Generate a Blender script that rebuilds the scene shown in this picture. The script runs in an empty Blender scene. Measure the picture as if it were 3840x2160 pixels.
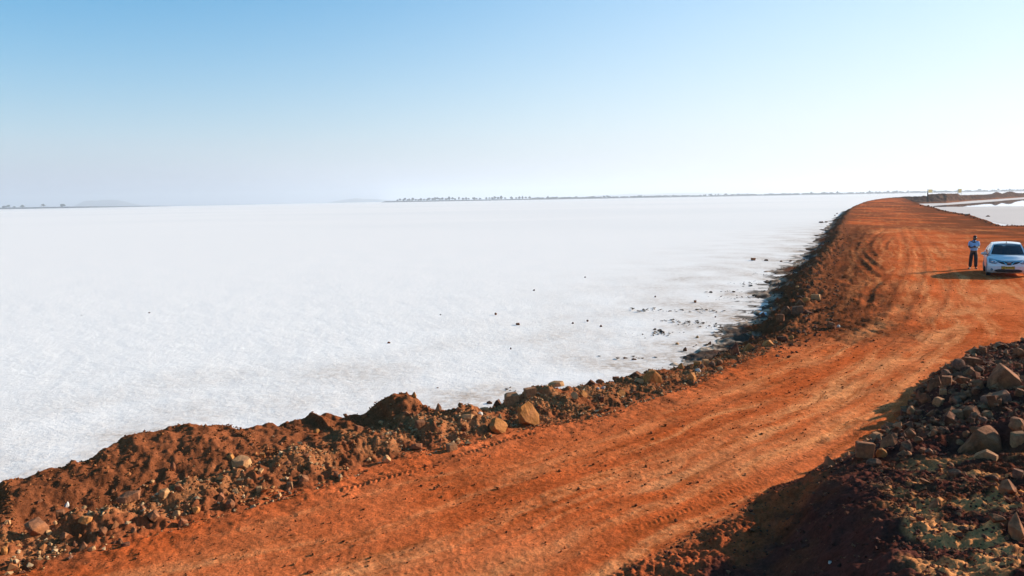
import bpy, bmesh, math, random
import numpy as np
from mathutils import Vector, Matrix, Euler

random.seed(7)
RNG = np.random.default_rng(11)
scene = bpy.context.scene
COL = scene.collection

# ------------------------------------------------------------------ camera
F_PX, CAM_H = 2850.0, 4.0                 # focal length in pixels of a 3840 wide frame, eye height above the road
PITCH, ROLL = math.atan(334 / F_PX), math.radians(1.0)
_f = np.array([0, math.cos(PITCH), -math.sin(PITCH)])
_u = np.array([0, math.sin(PITCH), math.cos(PITCH)])
_r = np.array([1.0, 0, 0])
C_UP = _u * math.cos(ROLL) + _r * math.sin(ROLL)
C_RT = _r * math.cos(ROLL) - _u * math.sin(ROLL)
cam_data = bpy.data.cameras.new('camera')
cam_data.sensor_width = 36.0
cam_data.lens = 36.0 * F_PX / 3840.0
cam_data.clip_start, cam_data.clip_end = 0.1, 60000.0
cam = bpy.data.objects.new('camera', cam_data)
COL.objects.link(cam)
cam.matrix_world = Matrix(((C_RT[0], C_UP[0], -_f[0], 0), (C_RT[1], C_UP[1], -_f[1], 0),
                           (C_RT[2], C_UP[2], -_f[2], CAM_H), (0, 0, 0, 1)))
scene.camera = cam

# ------------------------------------------------------------------ sky, sun, exposure
SUN_AZ, SUN_EL = math.radians(67.0), math.radians(19.5)   # azimuth from +Y towards +X
world = bpy.data.worlds.new('World')
scene.world = world
world.use_nodes = True
wn, wl = world.node_tree.nodes, world.node_tree.links
wn.clear()
w_out = wn.new('ShaderNodeOutputWorld')
w_bg = wn.new('ShaderNodeBackground')
w_sky = wn.new('ShaderNodeTexSky')
w_sky.sky_type = 'NISHITA'
w_sky.sun_disc = False
w_sky.sun_elevation = SUN_EL
w_sky.sun_rotation = SUN_AZ
w_sky.altitude = 0
w_sky.air_density, w_sky.dust_density, w_sky.ozone_density = 1.0, 0.6, 2.6
w_bg.inputs['Strength'].default_value = 0.091
# dust haze low over the lake: paler towards the horizon all round, brighter on the sun's side
SKY_K, SKY_HUE, SKY_SAT, SKY_VAL = 6.3, 0.487, 1.58, 1.27
HAZE_A, HAZE_B = (2.75, 3.12, 4.2), (5.3, 5.5, 5.8)
GLOW_LO, GLOW_HI = -0.2, 0.85
w_tc = wn.new('ShaderNodeTexCoord')
w_hs = wn.new('ShaderNodeHueSaturation')
w_hs.inputs['Hue'].default_value, w_hs.inputs['Saturation'].default_value, w_hs.inputs['Value'].default_value = SKY_HUE, SKY_SAT, SKY_VAL
wl.new(w_sky.outputs[0], w_hs.inputs['Color'])
w_sep = wn.new('ShaderNodeSeparateXYZ'); wl.new(w_tc.outputs['Generated'], w_sep.inputs[0])
def wm(op, p, q):
    m_ = wn.new('ShaderNodeMath'); m_.operation = op
    for i_, k_ in enumerate((p, q)):
        if isinstance(k_, (int, float)): m_.inputs[i_].default_value = k_
        else: wl.new(k_, m_.inputs[i_])
    return m_.outputs[0]
w_dot = wn.new('ShaderNodeVectorMath'); w_dot.operation = 'DOT_PRODUCT'
wl.new(w_tc.outputs['Generated'], w_dot.inputs[0])
w_dot.inputs[1].default_value = (math.sin(SUN_AZ), math.cos(SUN_AZ), 0)
w_gl = wn.new('ShaderNodeMapRange'); w_gl.interpolation_type = 'SMOOTHSTEP'
wl.new(w_dot.outputs['Value'], w_gl.inputs[0])
w_gl.inputs[1].default_value, w_gl.inputs[2].default_value = GLOW_LO, GLOW_HI
w_h = wm('POWER', math.e, wm('MULTIPLY', wm('MAXIMUM', w_sep.outputs[2], 0.0), wm('SUBTRACT', wm('MULTIPLY', w_gl.outputs[0], 0.62 * SKY_K), SKY_K)))
w_hc = wn.new('ShaderNodeMix'); w_hc.data_type = 'RGBA'
wl.new(w_gl.outputs[0], w_hc.inputs[0]); w_hc.inputs[6].default_value = (*HAZE_A, 1); w_hc.inputs[7].default_value = (*HAZE_B, 1)
w_mx = wn.new('ShaderNodeMix'); w_mx.data_type = 'RGBA'
wl.new(w_h, w_mx.inputs[0]); wl.new(w_hs.outputs[0], w_mx.inputs[6]); wl.new(w_hc.outputs[2], w_mx.inputs[7])
wl.new(w_mx.outputs[2], w_bg.inputs[0])
wl.new(w_bg.outputs[0], w_out.inputs[0])

sun_data = bpy.data.lights.new('sun', 'SUN')
sun_data.energy = 5.0
sun_data.angle = math.radians(0.5)
sun_data.color = (1.0, 0.92, 0.79)
sun = bpy.data.objects.new('sun', sun_data)
COL.objects.link(sun)
SUN_DIR = Vector((math.sin(SUN_AZ) * math.cos(SUN_EL), math.cos(SUN_AZ) * math.cos(SUN_EL), math.sin(SUN_EL)))
sun.rotation_euler = SUN_DIR.to_track_quat('Z', 'Y').to_euler()
sun.location = (60, 20, 40)

vs = scene.view_settings
vs.view_transform, vs.look = 'Standard', 'None'
vs.exposure, vs.gamma, vs.use_curve_mapping = 0.77, 1.0, False
scene.render.engine = 'CYCLES'
scene.cycles.use_denoising = True
scene.cycles.max_bounces = 6
scene.cycles.volume_bounces = 1

SALT_Z = -0.8

# ------------------------------------------------------------------ helpers
def tag(o, label=None, cat=None, group=None, kind=None):
    if label: o['label'] = label
    if cat: o['category'] = cat
    if group: o['group'] = group
    if kind: o['kind'] = kind
    return o

def empty(name, loc=(0, 0, 0), rz=0.0):
    o = bpy.data.objects.new(name, None)
    COL.objects.link(o)
    o.location = loc
    o.rotation_euler = (0, 0, rz)
    o.empty_display_size = 0.2
    return o

def link(name, me, parent=None):
    o = bpy.data.objects.new(name, me)
    COL.objects.link(o)
    if parent: o.parent = parent
    return o

def np_mesh(name, verts, faces, mat=None, smooth=True, col=None, st=None):
    """verts (n,3), faces (m,k) of one size -> mesh, with optional vertex pigment and road coordinates"""
    verts = np.ascontiguousarray(verts, dtype=np.float32)
    faces = np.ascontiguousarray(faces, dtype=np.int32)
    me = bpy.data.meshes.new(name)
    k = faces.shape[1]
    me.vertices.add(len(verts)); me.vertices.foreach_set('co', verts.ravel())
    me.loops.add(faces.size); me.loops.foreach_set('vertex_index', faces.ravel())
    me.polygons.add(len(faces))
    me.polygons.foreach_set('loop_start', np.arange(len(faces), dtype=np.int32) * k)
    if smooth: me.polygons.foreach_set('use_smooth', np.ones(len(faces), dtype=bool))
    else: me.polygons.foreach_set('use_smooth', np.zeros(len(faces), dtype=bool))
    me.update(calc_edges=True)
    if col is not None:
        a = me.attributes.new('Col', 'FLOAT_COLOR', 'POINT')
        a.data.foreach_set('color', np.ascontiguousarray(col, dtype=np.float32).ravel())
    if st is not None:
        a = me.attributes.new('st', 'FLOAT_VECTOR', 'POINT')
        a.data.foreach_set('vector', np.ascontiguousarray(st, dtype=np.float32).ravel())
    if mat: me.materials.append(mat)
    return me

def bm_mesh(name, bm, mat=None, smooth=False):
    me = bpy.data.meshes.new(name)
    bm.normal_update()
    for f in bm.faces: f.smooth = smooth
    bm.to_mesh(me); bm.free()
    if mat: me.materials.append(mat)
    return me

def ss(a, b, x):
    t = np.clip((np.asarray(x, dtype=float) - a) / (b - a), 0, 1)
    return t * t * (3 - 2 * t)

def _hash(ix, iy, seed):
    h = (ix.astype(np.uint32) * np.uint32(374761393)) ^ (iy.astype(np.uint32) * np.uint32(668265263)) ^ np.uint32(seed * 2246822519 & 0xffffffff)
    h = (h ^ (h >> np.uint32(13))) * np.uint32(1274126177)
    return h ^ (h >> np.uint32(16))

def pn(x, y, seed=0):
    """gradient noise, about -1..1"""
    x = np.asarray(x, dtype=np.float64); y = np.asarray(y, dtype=np.float64)
    xi, yi = np.floor(x).astype(np.int64), np.floor(y).astype(np.int64)
    xf, yf = x - xi, y - yi
    def g(i, j):
        a = (_hash(xi + i, yi + j, seed) & np.uint32(1023)).astype(np.float64) * (2 * math.pi / 1024)
        return np.cos(a) * (xf - i) + np.sin(a) * (yf - j)
    u, v = xf * xf * xf * (xf * (xf * 6 - 15) + 10), yf * yf * yf * (yf * (yf * 6 - 15) + 10)
    a = g(0, 0) * (1 - u) + g(1, 0) * u
    b = g(0, 1) * (1 - u) + g(1, 1) * u
    return (a * (1 - v) + b * v) * 1.5

def fbm(x, y, octs=4, seed=0, gain=0.5, lac=2.03):
    s, a = 0.0, 1.0
    for o in range(octs):
        s = s + a * pn(x, y, seed + o * 17)
        x, y, a = x * lac + 3.1, y * lac - 1.7, a * gain
    return s

def billow(x, y, octs=3, seed=0):
    s, a = 0.0, 1.0
    for o in range(octs):
        s = s + a * (np.abs(pn(x, y, seed + o * 31)) - 0.3)
        x, y, a = x * 2.1 + 1.3, y * 2.1 + 5.2, a * 0.5
    return s

def ray(u, v):
    return _f + C_RT * ((u - 1920) / F_PX) - C_UP * ((v - 1080) / F_PX)

def px(u, v, z=0.0):
    d = ray(u, v)
    return d * ((z - CAM_H) / d[2]) + np.array([0, 0, CAM_H])

def rise(y):                               # the causeway climbs gently towards its far end
    return 1.6 * ss(100, 330, y)

def px_road(u, v):
    p = px(u, v)
    z = 0.0
    for _ in range(40):
        z = 0.6 * z + 0.4 * float(rise(p[1]))
        p = px(u, v, z)
    return p

def catmull(pts, n=8):
    pts = np.asarray(pts, dtype=float)
    p = np.vstack([2 * pts[0] - pts[1], pts, 2 * pts[-1] - pts[-2]])
    out = []
    for i in range(1, len(p) - 2):
        for t in np.linspace(0, 1, n, endpoint=False):
            out.append(0.5 * (2 * p[i] + (p[i + 1] - p[i - 1]) * t + (2 * p[i - 1] - 5 * p[i] + 4 * p[i + 1] - p[i + 2]) * t * t
                              + (3 * p[i] - p[i - 1] - 3 * p[i + 1] + p[i + 2]) * t ** 3))
    out.append(pts[-1])
    return np.array(out)

def line_st(L, x, y):
    """arclength s and signed distance t (left of travel positive) to polyline L"""
    x = np.asarray(x, dtype=float); y = np.asarray(y, dtype=float)
    best = np.full(x.shape, 1e18); S = np.zeros(x.shape); T = np.zeros(x.shape)
    acc = 0.0
    for i in range(len(L) - 1):
        ax, ay = L[i]; dx, dy = L[i + 1] - L[i]
        l = math.hypot(dx, dy)
        if l < 1e-9: continue
        q = ((x - ax) * dx + (y - ay) * dy) / (l * l)
        q = np.clip(q, -1e9 if i == 0 else 0, 1e9 if i == len(L) - 2 else 1)
        ex, ey = x - (ax + dx * q), y - (ay + dy * q)
        d2 = ex * ex + ey * ey
        cr = dx * (y - ay) - dy * (x - ax)
        m = d2 < best
        best = np.where(m, d2, best)
        S = np.where(m, acc + q * l, S)
        T = np.where(m, np.sqrt(d2) * np.where(cr >= 0, 1, -1), T)
        acc += l
    return S, T

# ------------------------------------------------------------------ the lie of the land (metres, x right, y ahead)
E_PX = [(-600, 2330), (-250, 2230), (90, 2147), (300, 2087), (656, 1983), (954, 1893), (1267, 1804), (1431, 1737), (1670, 1684), (1938, 1617),
        (2087, 1588), (2266, 1550), (2445, 1491), (2624, 1431), (2758, 1364), (2900, 1300), (3000, 1230), (3040, 1150), (3070, 1100),
        (3060, 1030), (3100, 965), (3160, 880), (3165, 840), (3200, 780), (3250, 756), (3310, 744), (3350, 740)]
EDGE = catmull([px_road(*p)[:2] for p in E_PX], 5)                       # left edge of the road
P_PX = [(2280, 2160), (2325, 2132), (2445, 2072), (2564, 1998), (2683, 1938), (2802, 1878), (2981, 1804), (3056, 1759), (3175, 1714),
        (3270, 1655), (3375, 1580), (3390, 1540), (3429, 1476), (3490, 1431), (3590, 1371), (3630, 1335), (3690, 1316), (3840, 1308)]
FOOT = np.array([(-7.0, 0.8), (-3.5, 3.6)] + [tuple(px(*p)[:2]) for p in P_PX] + [(16.0, 19.2), (24.0, 19.5), (40.0, 18.0)])   # foot of the rubble mound
R_PX = [(3840, 846), (3728, 845), (3674, 822), (3618, 804), (3534, 791), (3495, 777), (3447, 767)]
RIGHT = np.array([(120, 62), (80, 76)] + [tuple(px_road(*p)[:2]) for p in R_PX] + [(122, 232), (163, 318), (175, 345)])   # right edge of the causeway, above the pond
C_PX = [(100, 2400), (700, 2260), (1300, 2110), (1900, 1900), (2500, 1690), (3000, 1480), (3300, 1310), (3430, 1180), (3450, 1080), (3400, 970),
        (3350, 880), (3320, 820), (3310, 780), (3320, 757), (3345, 743)]
MID = catmull([px_road(*p)[:2] for p in C_PX], 5)                        # middle of the wheel tracks

def s_at(p):
    return float(line_st(EDGE, np.array([p[0]]), np.array([p[1]]))[0][0])

# crest of the berm: pixel on the skyline of the berm, distance from the road edge
CREST = [(-250, 1990, 3.0), (0, 1830, 3.0), (110, 1790, 3.0), (225, 1757, 3.0), (315, 1720, 3.1), (360, 1698, 3.1), (425, 1668, 3.2), (495, 1632, 3.2), (620, 1617, 3.1),
         (715, 1596, 3.0), (805, 1602, 2.9), (950, 1608, 2.8), (1045, 1600, 2.7), (1130, 1580, 2.6), (1180, 1552, 2.5), (1270, 1562, 2.4),
         (1370, 1556, 2.3), (1416, 1506, 2.2), (1475, 1476, 2.1), (1528, 1474, 2.1), (1595, 1530, 1.9), (1650, 1555, 1.7), (1740, 1552, 1.5),
         (1830, 1545, 1.3), (1930, 1500, 1.3), (1990, 1465, 1.3), (2040, 1450, 1.3), (2100, 1470, 1.2), (2160, 1454, 1.2), (2300, 1432, 1.1),
         (2415, 1412, 1.1), (2475, 1396, 1.1), (2565, 1380, 1.0), (2680, 1358, 0.9), (2760, 1322, 0.8)]
_cs, _cz, _cc = [], [], []
for (u, v, c) in CREST:
    d = ray(u, v)
    k = np.linspace(2, 40, 3000)
    X, Y, Z = d[0] * k, d[1] * k, CAM_H + d[2] * k
    s, t = line_st(EDGE, X, Y)
    i = int(np.argmax(t > c))
    _cs.append(s[i]); _cz.append(Z[i]); _cc.append(c)
_o = np.argsort(_cs)
_cs, _cz, _cc = np.array(_cs)[_o], np.array(_cz)[_o], np.array(_cc)[_o]
S_END = _cs[-1]

# height of the rubble mound on the right: surveyed spots (pixel, height) and spots outside the view
SPOTS = [(3260, 1760, .62), (3340, 1800, 1.0), (3400, 1950, 1.45), (3470, 2130, 1.75), (3560, 1780, 1.05), (3640, 1850, 1.15), (3700, 1950, 1.25), (3840, 2000, 1.35),
         (3700, 2160, 1.6), (3560, 1690, .6), (3720, 1810, .8), (3840, 1790, .95), (3400, 1650, .35), (3500, 1590, .45), (3650, 1600, .75), (3800, 1550, 1.1),
         (3757, 1440, .75), (3620, 1430, .5), (3700, 1345, .15), (3840, 1345, .25)]
SPOT = [tuple(px(u, v, z)[:2]) + (z,) for u, v, z in SPOTS] + [(0, 0, 2.3), (1.5, 2.5, 2.2), (4, 0, 2.3), (7.5, 3.5, 2.2), (9.5, 7.5, 2.5), (11.5, 10.5, 2.2),
        (13.5, 13.5, 1.5), (16, 16, .8), (12.6, 17.2, .2), (15, 18, .2), (19, 17, .5), (-3, -2, 2.2), (18, 8, 2.6), (15, 2, 2.4), (25, 14, 2.2), (5.9, 4.6, 2.2), (5.3, 3.4, 2.3)]  # last two, out of view, added to cast shade on the near right
SPOT = np.array(SPOT)

RIDGE3 = [px(u, v, z) for u, v, z in [(3255, 1742, .70), (3285, 1775, .92), (3315, 1815, 1.04), (3350, 1870, 1.12), (3400, 1950, 1.27), (3440, 2050, 1.42), (3475, 2130, 1.54)]] + [np.array((2.25, 3.6, 1.75)), np.array((1.6, 1.6, 1.95)), np.array((.8, -1.5, 2.1))]
RIDGE3 = np.array(RIDGE3)
RIDGE3[:7, 2] *= 0.90                                                   # sharp ridge of the near spur of the mound
RIDGE = RIDGE3[:, :2]
RIDGE_S = np.concatenate([[0], np.cumsum(np.linalg.norm(np.diff(RIDGE, axis=0), axis=1))])

TRACKS = [  # wheel tracks: path in pixels, depth, half width, lugs
    ([(1180, 1865), (1350, 1815), (1600, 1748), (1760, 1690), (1940, 1634), (2060, 1606)], .022, .10, 1),
    ([(3060, 1740), (3120, 1690), (3200, 1628), (3290, 1556), (3400, 1474), (3500, 1400)], .028, .085, 1),
    ([(3030, 1672), (3090, 1640), (3150, 1606), (3240, 1562)], .026, .09, 1),
    ([(2300, 2000), (2600, 1890), (2900, 1765), (3080, 1660)], .010, .10, 1),
    ([(900, 2090), (1500, 1930), (2100, 1740), (2600, 1550), (3000, 1380), (3290, 1220)], .022, .16, 0),
    ([(700, 2160), (1400, 1980), (2050, 1800), (2600, 1610), (3080, 1420), (3380, 1240)], .018, .16, 0),
    ([(1500, 2120), (2100, 1930), (2700, 1710), (3200, 1480), (3560, 1250)], .022, .18, 0),
    ([(1700, 2200), (2250, 2020), (2800, 1800), (3250, 1560), (3600, 1330)], .018, .18, 0),
    ([(1100, 2200), (1700, 2010), (2300, 1800), (2850, 1580), (3250, 1370), (3470, 1190)], .012, .22, 0),
    ([(3307, 879), (3288, 894), (3242, 916), (3233, 944), (3251, 969), (3300, 1010)], .09, .20, 0),
    ([(3360, 851), (3320, 858), (3285, 880), (3262, 905), (3256, 935), (3280, 960)], .08, .22, 0),
    ([(3215, 905), (3208, 930), (3214, 960), (3240, 1000), (3290, 1040)], .07, .22, 0),
    ([(3315, 935), (3322, 910), (3345, 890)], .06, .18, 0),
    ([(3250, 1150), (3262, 1090), (3290, 1060), (3330, 1040)], .06, .16, 0),
    ([(3290, 1180), (3330, 1090), (3380, 1010), (3390, 930), (3370, 860)], .03, .22, 0),
    ([(3360, 1200), (3420, 1090), (3450, 1010), (3440, 930), (3400, 850)], .03, .22, 0),
    ([(3440, 1230), (3520, 1120), (3540, 1010), (3500, 930), (3440, 850)], .025, .25, 0),
]
TRACKS = [(catmull([px(*p)[:2] for p in pts], 5), dp, hw, lug) for pts, dp, hw, lug in TRACKS]

def land(x, y, sE=None, tE=None, tP=None, tR=None, fine=True, full=False):
    """height of the ground at x, y (arrays)"""
    x = np.asarray(x, dtype=float); y = np.asarray(y, dtype=float)
    if sE is None: sE, tE = line_st(EDGE, x, y)
    if tP is None: tP = -line_st(FOOT, x, y)[1]
    if tR is None: tR = -line_st(RIGHT, x, y)[1]
    # wobble the edges so that nothing runs along a ruled line
    wob = 0.22 * fbm(x * 1.1, y * 1.1, 3, 5) + 0.08 * fbm(x * 4.3, y * 4.3, 2, 6)
    far = ss(S_END - 2.5, S_END + 3.5, sE)
    near = 1 - far
    tl = tE + wob * (0.6 + 0.9 * far)
    zc = np.interp(sE, _cs, _cz) * near
    c2 = np.interp(sE, _cs, _cc) * near + 0.25 * far
    wf = np.clip(c2 - 0.3, 0.35, 1.7)
    wb = 1.35 * near + (1.6 + np.clip(1.1 * fbm(x * .20, y * .20, 3, 15), -.7, 1.4)) * far
    wind = near * (0.24 + 0.16 * fbm(sE * 0.9, sE * 0 + 2.0, 2, 3)) * np.exp(-((tl - 0.72) / 0.42) ** 2) * ss(0.9, 1.9, c2)
    zf = zc * ss(c2 - wf, c2, tl) + wind
    b = ss(c2, c2 + wb, tl)
    z = zf * (1 - b) + (SALT_Z + 0.10) * b
    mud = ss(c2 + wb - 0.15, c2 + wb + 1.2, tl)
    z = z - 0.17 * mud - 0.9 * ss(c2 + wb + 1.6, c2 + wb + 5, tl)
    z = z + rise(y) * (1 - b)
    # right edge towards the pond
    tr = tR + wob * 1.4
    lip = 0.10 * np.exp(-(tr / 0.5) ** 2)
    z = np.where(tr > -1.5, (z + lip) * (1 - ss(0, 3.0, tr)) + (SALT_Z - 0.25) * ss(0, 3.0, tr), z)
    # rubble mound
    tp = tP + 0.7 * wob
    w = 1.0 / ((x[..., None] - SPOT[:, 0]) ** 2 + (y[..., None] - SPOT[:, 1]) ** 2 + 0.12) ** 1.6
    hm = (w * SPOT[:, 2]).sum(-1) / w.sum(-1)
    up = np.clip(tp, 0, None) * (0.55 + 0.42 * ss(12.0, 14.0, y))
    kk = 0.14
    hh = np.clip(0.5 + 0.5 * (hm - up) / kk, 0, 1)
    zm = hm * (1 - hh) + up * hh - kk * hh * (1 - hh)
    sQ, tQ = line_st(RIDGE, x, y)
    tQ = tQ + 0.10 * fbm(x * 2.3, y * 2.3, 3, 95)
    wq = ss(-0.7, 0.2, sQ)
    zq = np.interp(sQ, RIDGE_S, RIDGE3[:, 2]) + 0.05 * fbm(sQ * 1.7, sQ * 0, 2, 96)
    low = 0.16 * ss(0, 1.0, tp) + 0.05 * fbm(x * 1.6, y * 1.6, 2, 97) * ss(0, .6, tp)
    spur = np.where(tQ < 0, low + (zq - low) * (1 - ss(0, 1.25, -tQ)), zq + (hm - zq) * ss(0, 1.2, tQ))
    zm = zm * (1 - wq) + spur * wq
    inm = ss(-0.05, 0.35, tp)
    calm = 1 - 0.72 * wq * ss(0.0, 0.35, -tQ) * ss(0.7, 1.3, tp)          # the shaded flank is finer earth
    # a hollow in the near left end of the berm
    pit = near * np.exp(-((sE - 2.6) / 1.3) ** 2 - ((tE - 1.75) / .55) ** 2)
    z = z - 0.30 * pit
    z = np.where(tP > -0.4, z + np.maximum(zm, 0) * (tp > 0), z)
    # roughness
    berm = near * ss(-0.15, 0.35, tl) * (1 - ss(c2 + wb - 0.2, c2 + wb + 0.3, tl)) + far * ss(-0.7, 0.2, tl) * (1 - ss(1.5, 2.0, tl))
    shoulder = ss(-1.4, -0.1, tl) * (1 - berm)
    churn = ss(S_END, S_END + 5, sE) * (1 - ss(S_END + 60, S_END + 90, sE)) * ss(-4.6, -1.2, tl) * (1 - ss(1.2, 1.8, tl))
    road = (1 - berm) * (1 - inm) * (1 - shoulder) * (tl < 0)
    back = near * ss(1.3, 2.1, tl)
    n1 = billow(x * 1.9, y * 1.9, 3, 40)
    n2 = billow(x * 7.0, y * 7.0, 2, 60)
    z = z + berm * (0.085 * (1 - 0.6 * back) * n1 + 0.05 * fbm(x * 3.3, y * 3.3, 3, 44))
    z = z + inm * calm * (0.07 * n1 + 0.03 * fbm(x * 2.7, y * 2.7, 3, 47))
    z = z + churn * (0.13 * billow(x * 0.9, y * 0.9, 3, 70) + 0.07 * n1)
    z = z + 0.02 * shoulder * fbm(x * 2.2, y * 2.2, 3, 49)
    z = z + road * (0.012 * fbm(x * 0.7, y * 0.7, 2, 51))
    mudz = ss(c2 + wb - 0.5, c2 + wb, tl)
    z = z + mudz * (0.06 * fbm(x * 0.8, y * 0.8, 3, 91) + 0.03 * fbm(x * 4, y * 4, 2, 92))
    if fine:
        z = z + (berm * (1 - 0.62 * back) + inm * calm) * (0.045 * n2 + 0.018 * fbm(x * 19, y * 19, 2, 62))
        z = z + churn * 0.04 * n2
        z = z + shoulder * (0.012 * fbm(x * 9, y * 9, 3, 63))
        z = z + road * (0.0055 * fbm(x * 13, y * 13, 3, 64) + 0.004 * np.clip(fbm(x * 5, y * 5, 2, 66), 0.15, 1))
        for L, dp, hw, lug in TRACKS:
            lo, hi = L.min(0) - 1, L.max(0) + 1
            m = (x > lo[0]) & (x < hi[0]) & (y > lo[1]) & (y < hi[1])
            if not m.any(): continue
            s, t = line_st(L, x[m], y[m])
            ll = np.sum(np.linalg.norm(np.diff(L, axis=0), axis=1))
            fade = ss(0, 0.6, s) * (1 - ss(ll - 0.6, ll, s))
            tt = t / hw
            prof = -np.exp(-tt ** 4) + 0.45 * np.exp(-((np.abs(tt) - 1.45) / 0.35) ** 2)
            if lug:
                prof = prof * 0.55 + np.exp(-tt ** 4) * 0.75 * np.clip(np.sin(2 * math.pi * (s / 0.085 + np.abs(t) / 0.12)), -0.2, 1)
            brk = 0.55 + 0.45 * np.clip(fbm(s * 0.8, t * 0 + dp * 900, 2, 77) * 2 + 0.5, -0.6, 1)
            z[m] += dp * prof * fade * brk
    if full:
        return z, dict(sE=sE, tl=tl, berm=berm, inm=inm, shoulder=shoulder, churn=churn, road=road, c2=c2, wb=wb, far=far, near=near, tr=tr, mudz=mudz, tp=tp, b=b, sQ=sQ, tQ=tQ, wq=wq)
    return z

def on_land(u, v, kmax=420.0):
    """where the line of sight through a photograph pixel meets the ground: real 3D point and metres per pixel"""
    d = ray(u, v)
    k = np.geomspace(3.0, kmax, 2200)
    X, Y, Z = d[0] * k, d[1] * k, CAM_H + d[2] * k
    g = np.maximum(land(X, Y, fine=False), SALT_Z)
    i = int(np.argmax(Z <= g))
    if not (Z <= g).any(): i = len(k) - 1
    return np.array([X[i], Y[i], g[i]]), k[i] / F_PX, math.atan2(X[i], Y[i])

# ------------------------------------------------------------------ materials
def mat(name):
    m = bpy.data.materials.new(name)
    m.use_nodes = True
    nt = m.node_tree
    return m, nt.nodes, nt.links, nt.nodes['Principled BSDF']

def N(nodes, typ, **kw):
    n = nodes.new(typ)
    for k, v in kw.items():
        if hasattr(n, k): setattr(n, k, v)
        else: n.inputs[k].default_value = v
    return n

def math_node(nodes, links, op, a, b=None, c=None):
    n = nodes.new('ShaderNodeMath'); n.operation = op
    for i, q in enumerate((a, b, c)):
        if q is None: continue
        if isinstance(q, (int, float)): n.inputs[i].default_value = q
        else: links.new(q, n.inputs[i])
    return n.outputs[0]

def mix_col(nodes, links, typ, fac, a, b):
    n = nodes.new('ShaderNodeMix'); n.data_type = 'RGBA'; n.blend_type = typ
    for q, i in ((fac, 0), (a, 6), (b, 7)):
        if isinstance(q, (int, float)): n.inputs[i].default_value = q
        elif isinstance(q, tuple): n.inputs[i].default_value = q
        else: links.new(q, n.inputs[i])
    return n.outputs[2]

def ramp(nodes, links, fac, lo, hi, a=0.0, b=1.0):
    n = nodes.new('ShaderNodeMapRange'); n.interpolation_type = 'SMOOTHSTEP'
    n.inputs[1].default_value, n.inputs[2].default_value, n.inputs[3].default_value, n.inputs[4].default_value = lo, hi, a, b
    links.new(fac, n.inputs[0])
    return n.outputs[0]

def plain(name, col, rough=0.6, spec=0.5, metal=0.0, coat=0.0, var=0.0, scale=20.0, bump=0.0):
    m, n, l, p = mat(name)
    p.inputs['Base Color'].default_value = (*col, 1)
    p.inputs['Roughness'].default_value = rough
    p.inputs['Specular IOR Level'].default_value = spec
    p.inputs['Metallic'].default_value = metal
    p.inputs['Coat Weight'].default_value = coat
    if var or bump:
        tc = n.new('ShaderNodeTexCoord')
        no = N(n, 'ShaderNodeTexNoise', Scale=scale, Detail=5.0, Roughness=0.6)
        l.new(tc.outputs['Object'], no.inputs['Vector'])
        if var:
            f = ramp(n, l, no.outputs[0], 0.3, 0.7, 1 - var, 1 + var)
            v = n.new('ShaderNodeCombineColor')
            for i in range(3): l.new(f, v.inputs[i])
            l.new(mix_col(n, l, 'MULTIPLY', 1.0, (*col, 1), v.outputs[0]), p.inputs['Base Color'])
        if bump:
            b = N(n, 'ShaderNodeBump', Strength=bump, Distance=0.01)
            l.new(no.outputs[0], b.inputs['Height']); l.new(b.outputs[0], p.inputs['Normal'])
    return m

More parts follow.
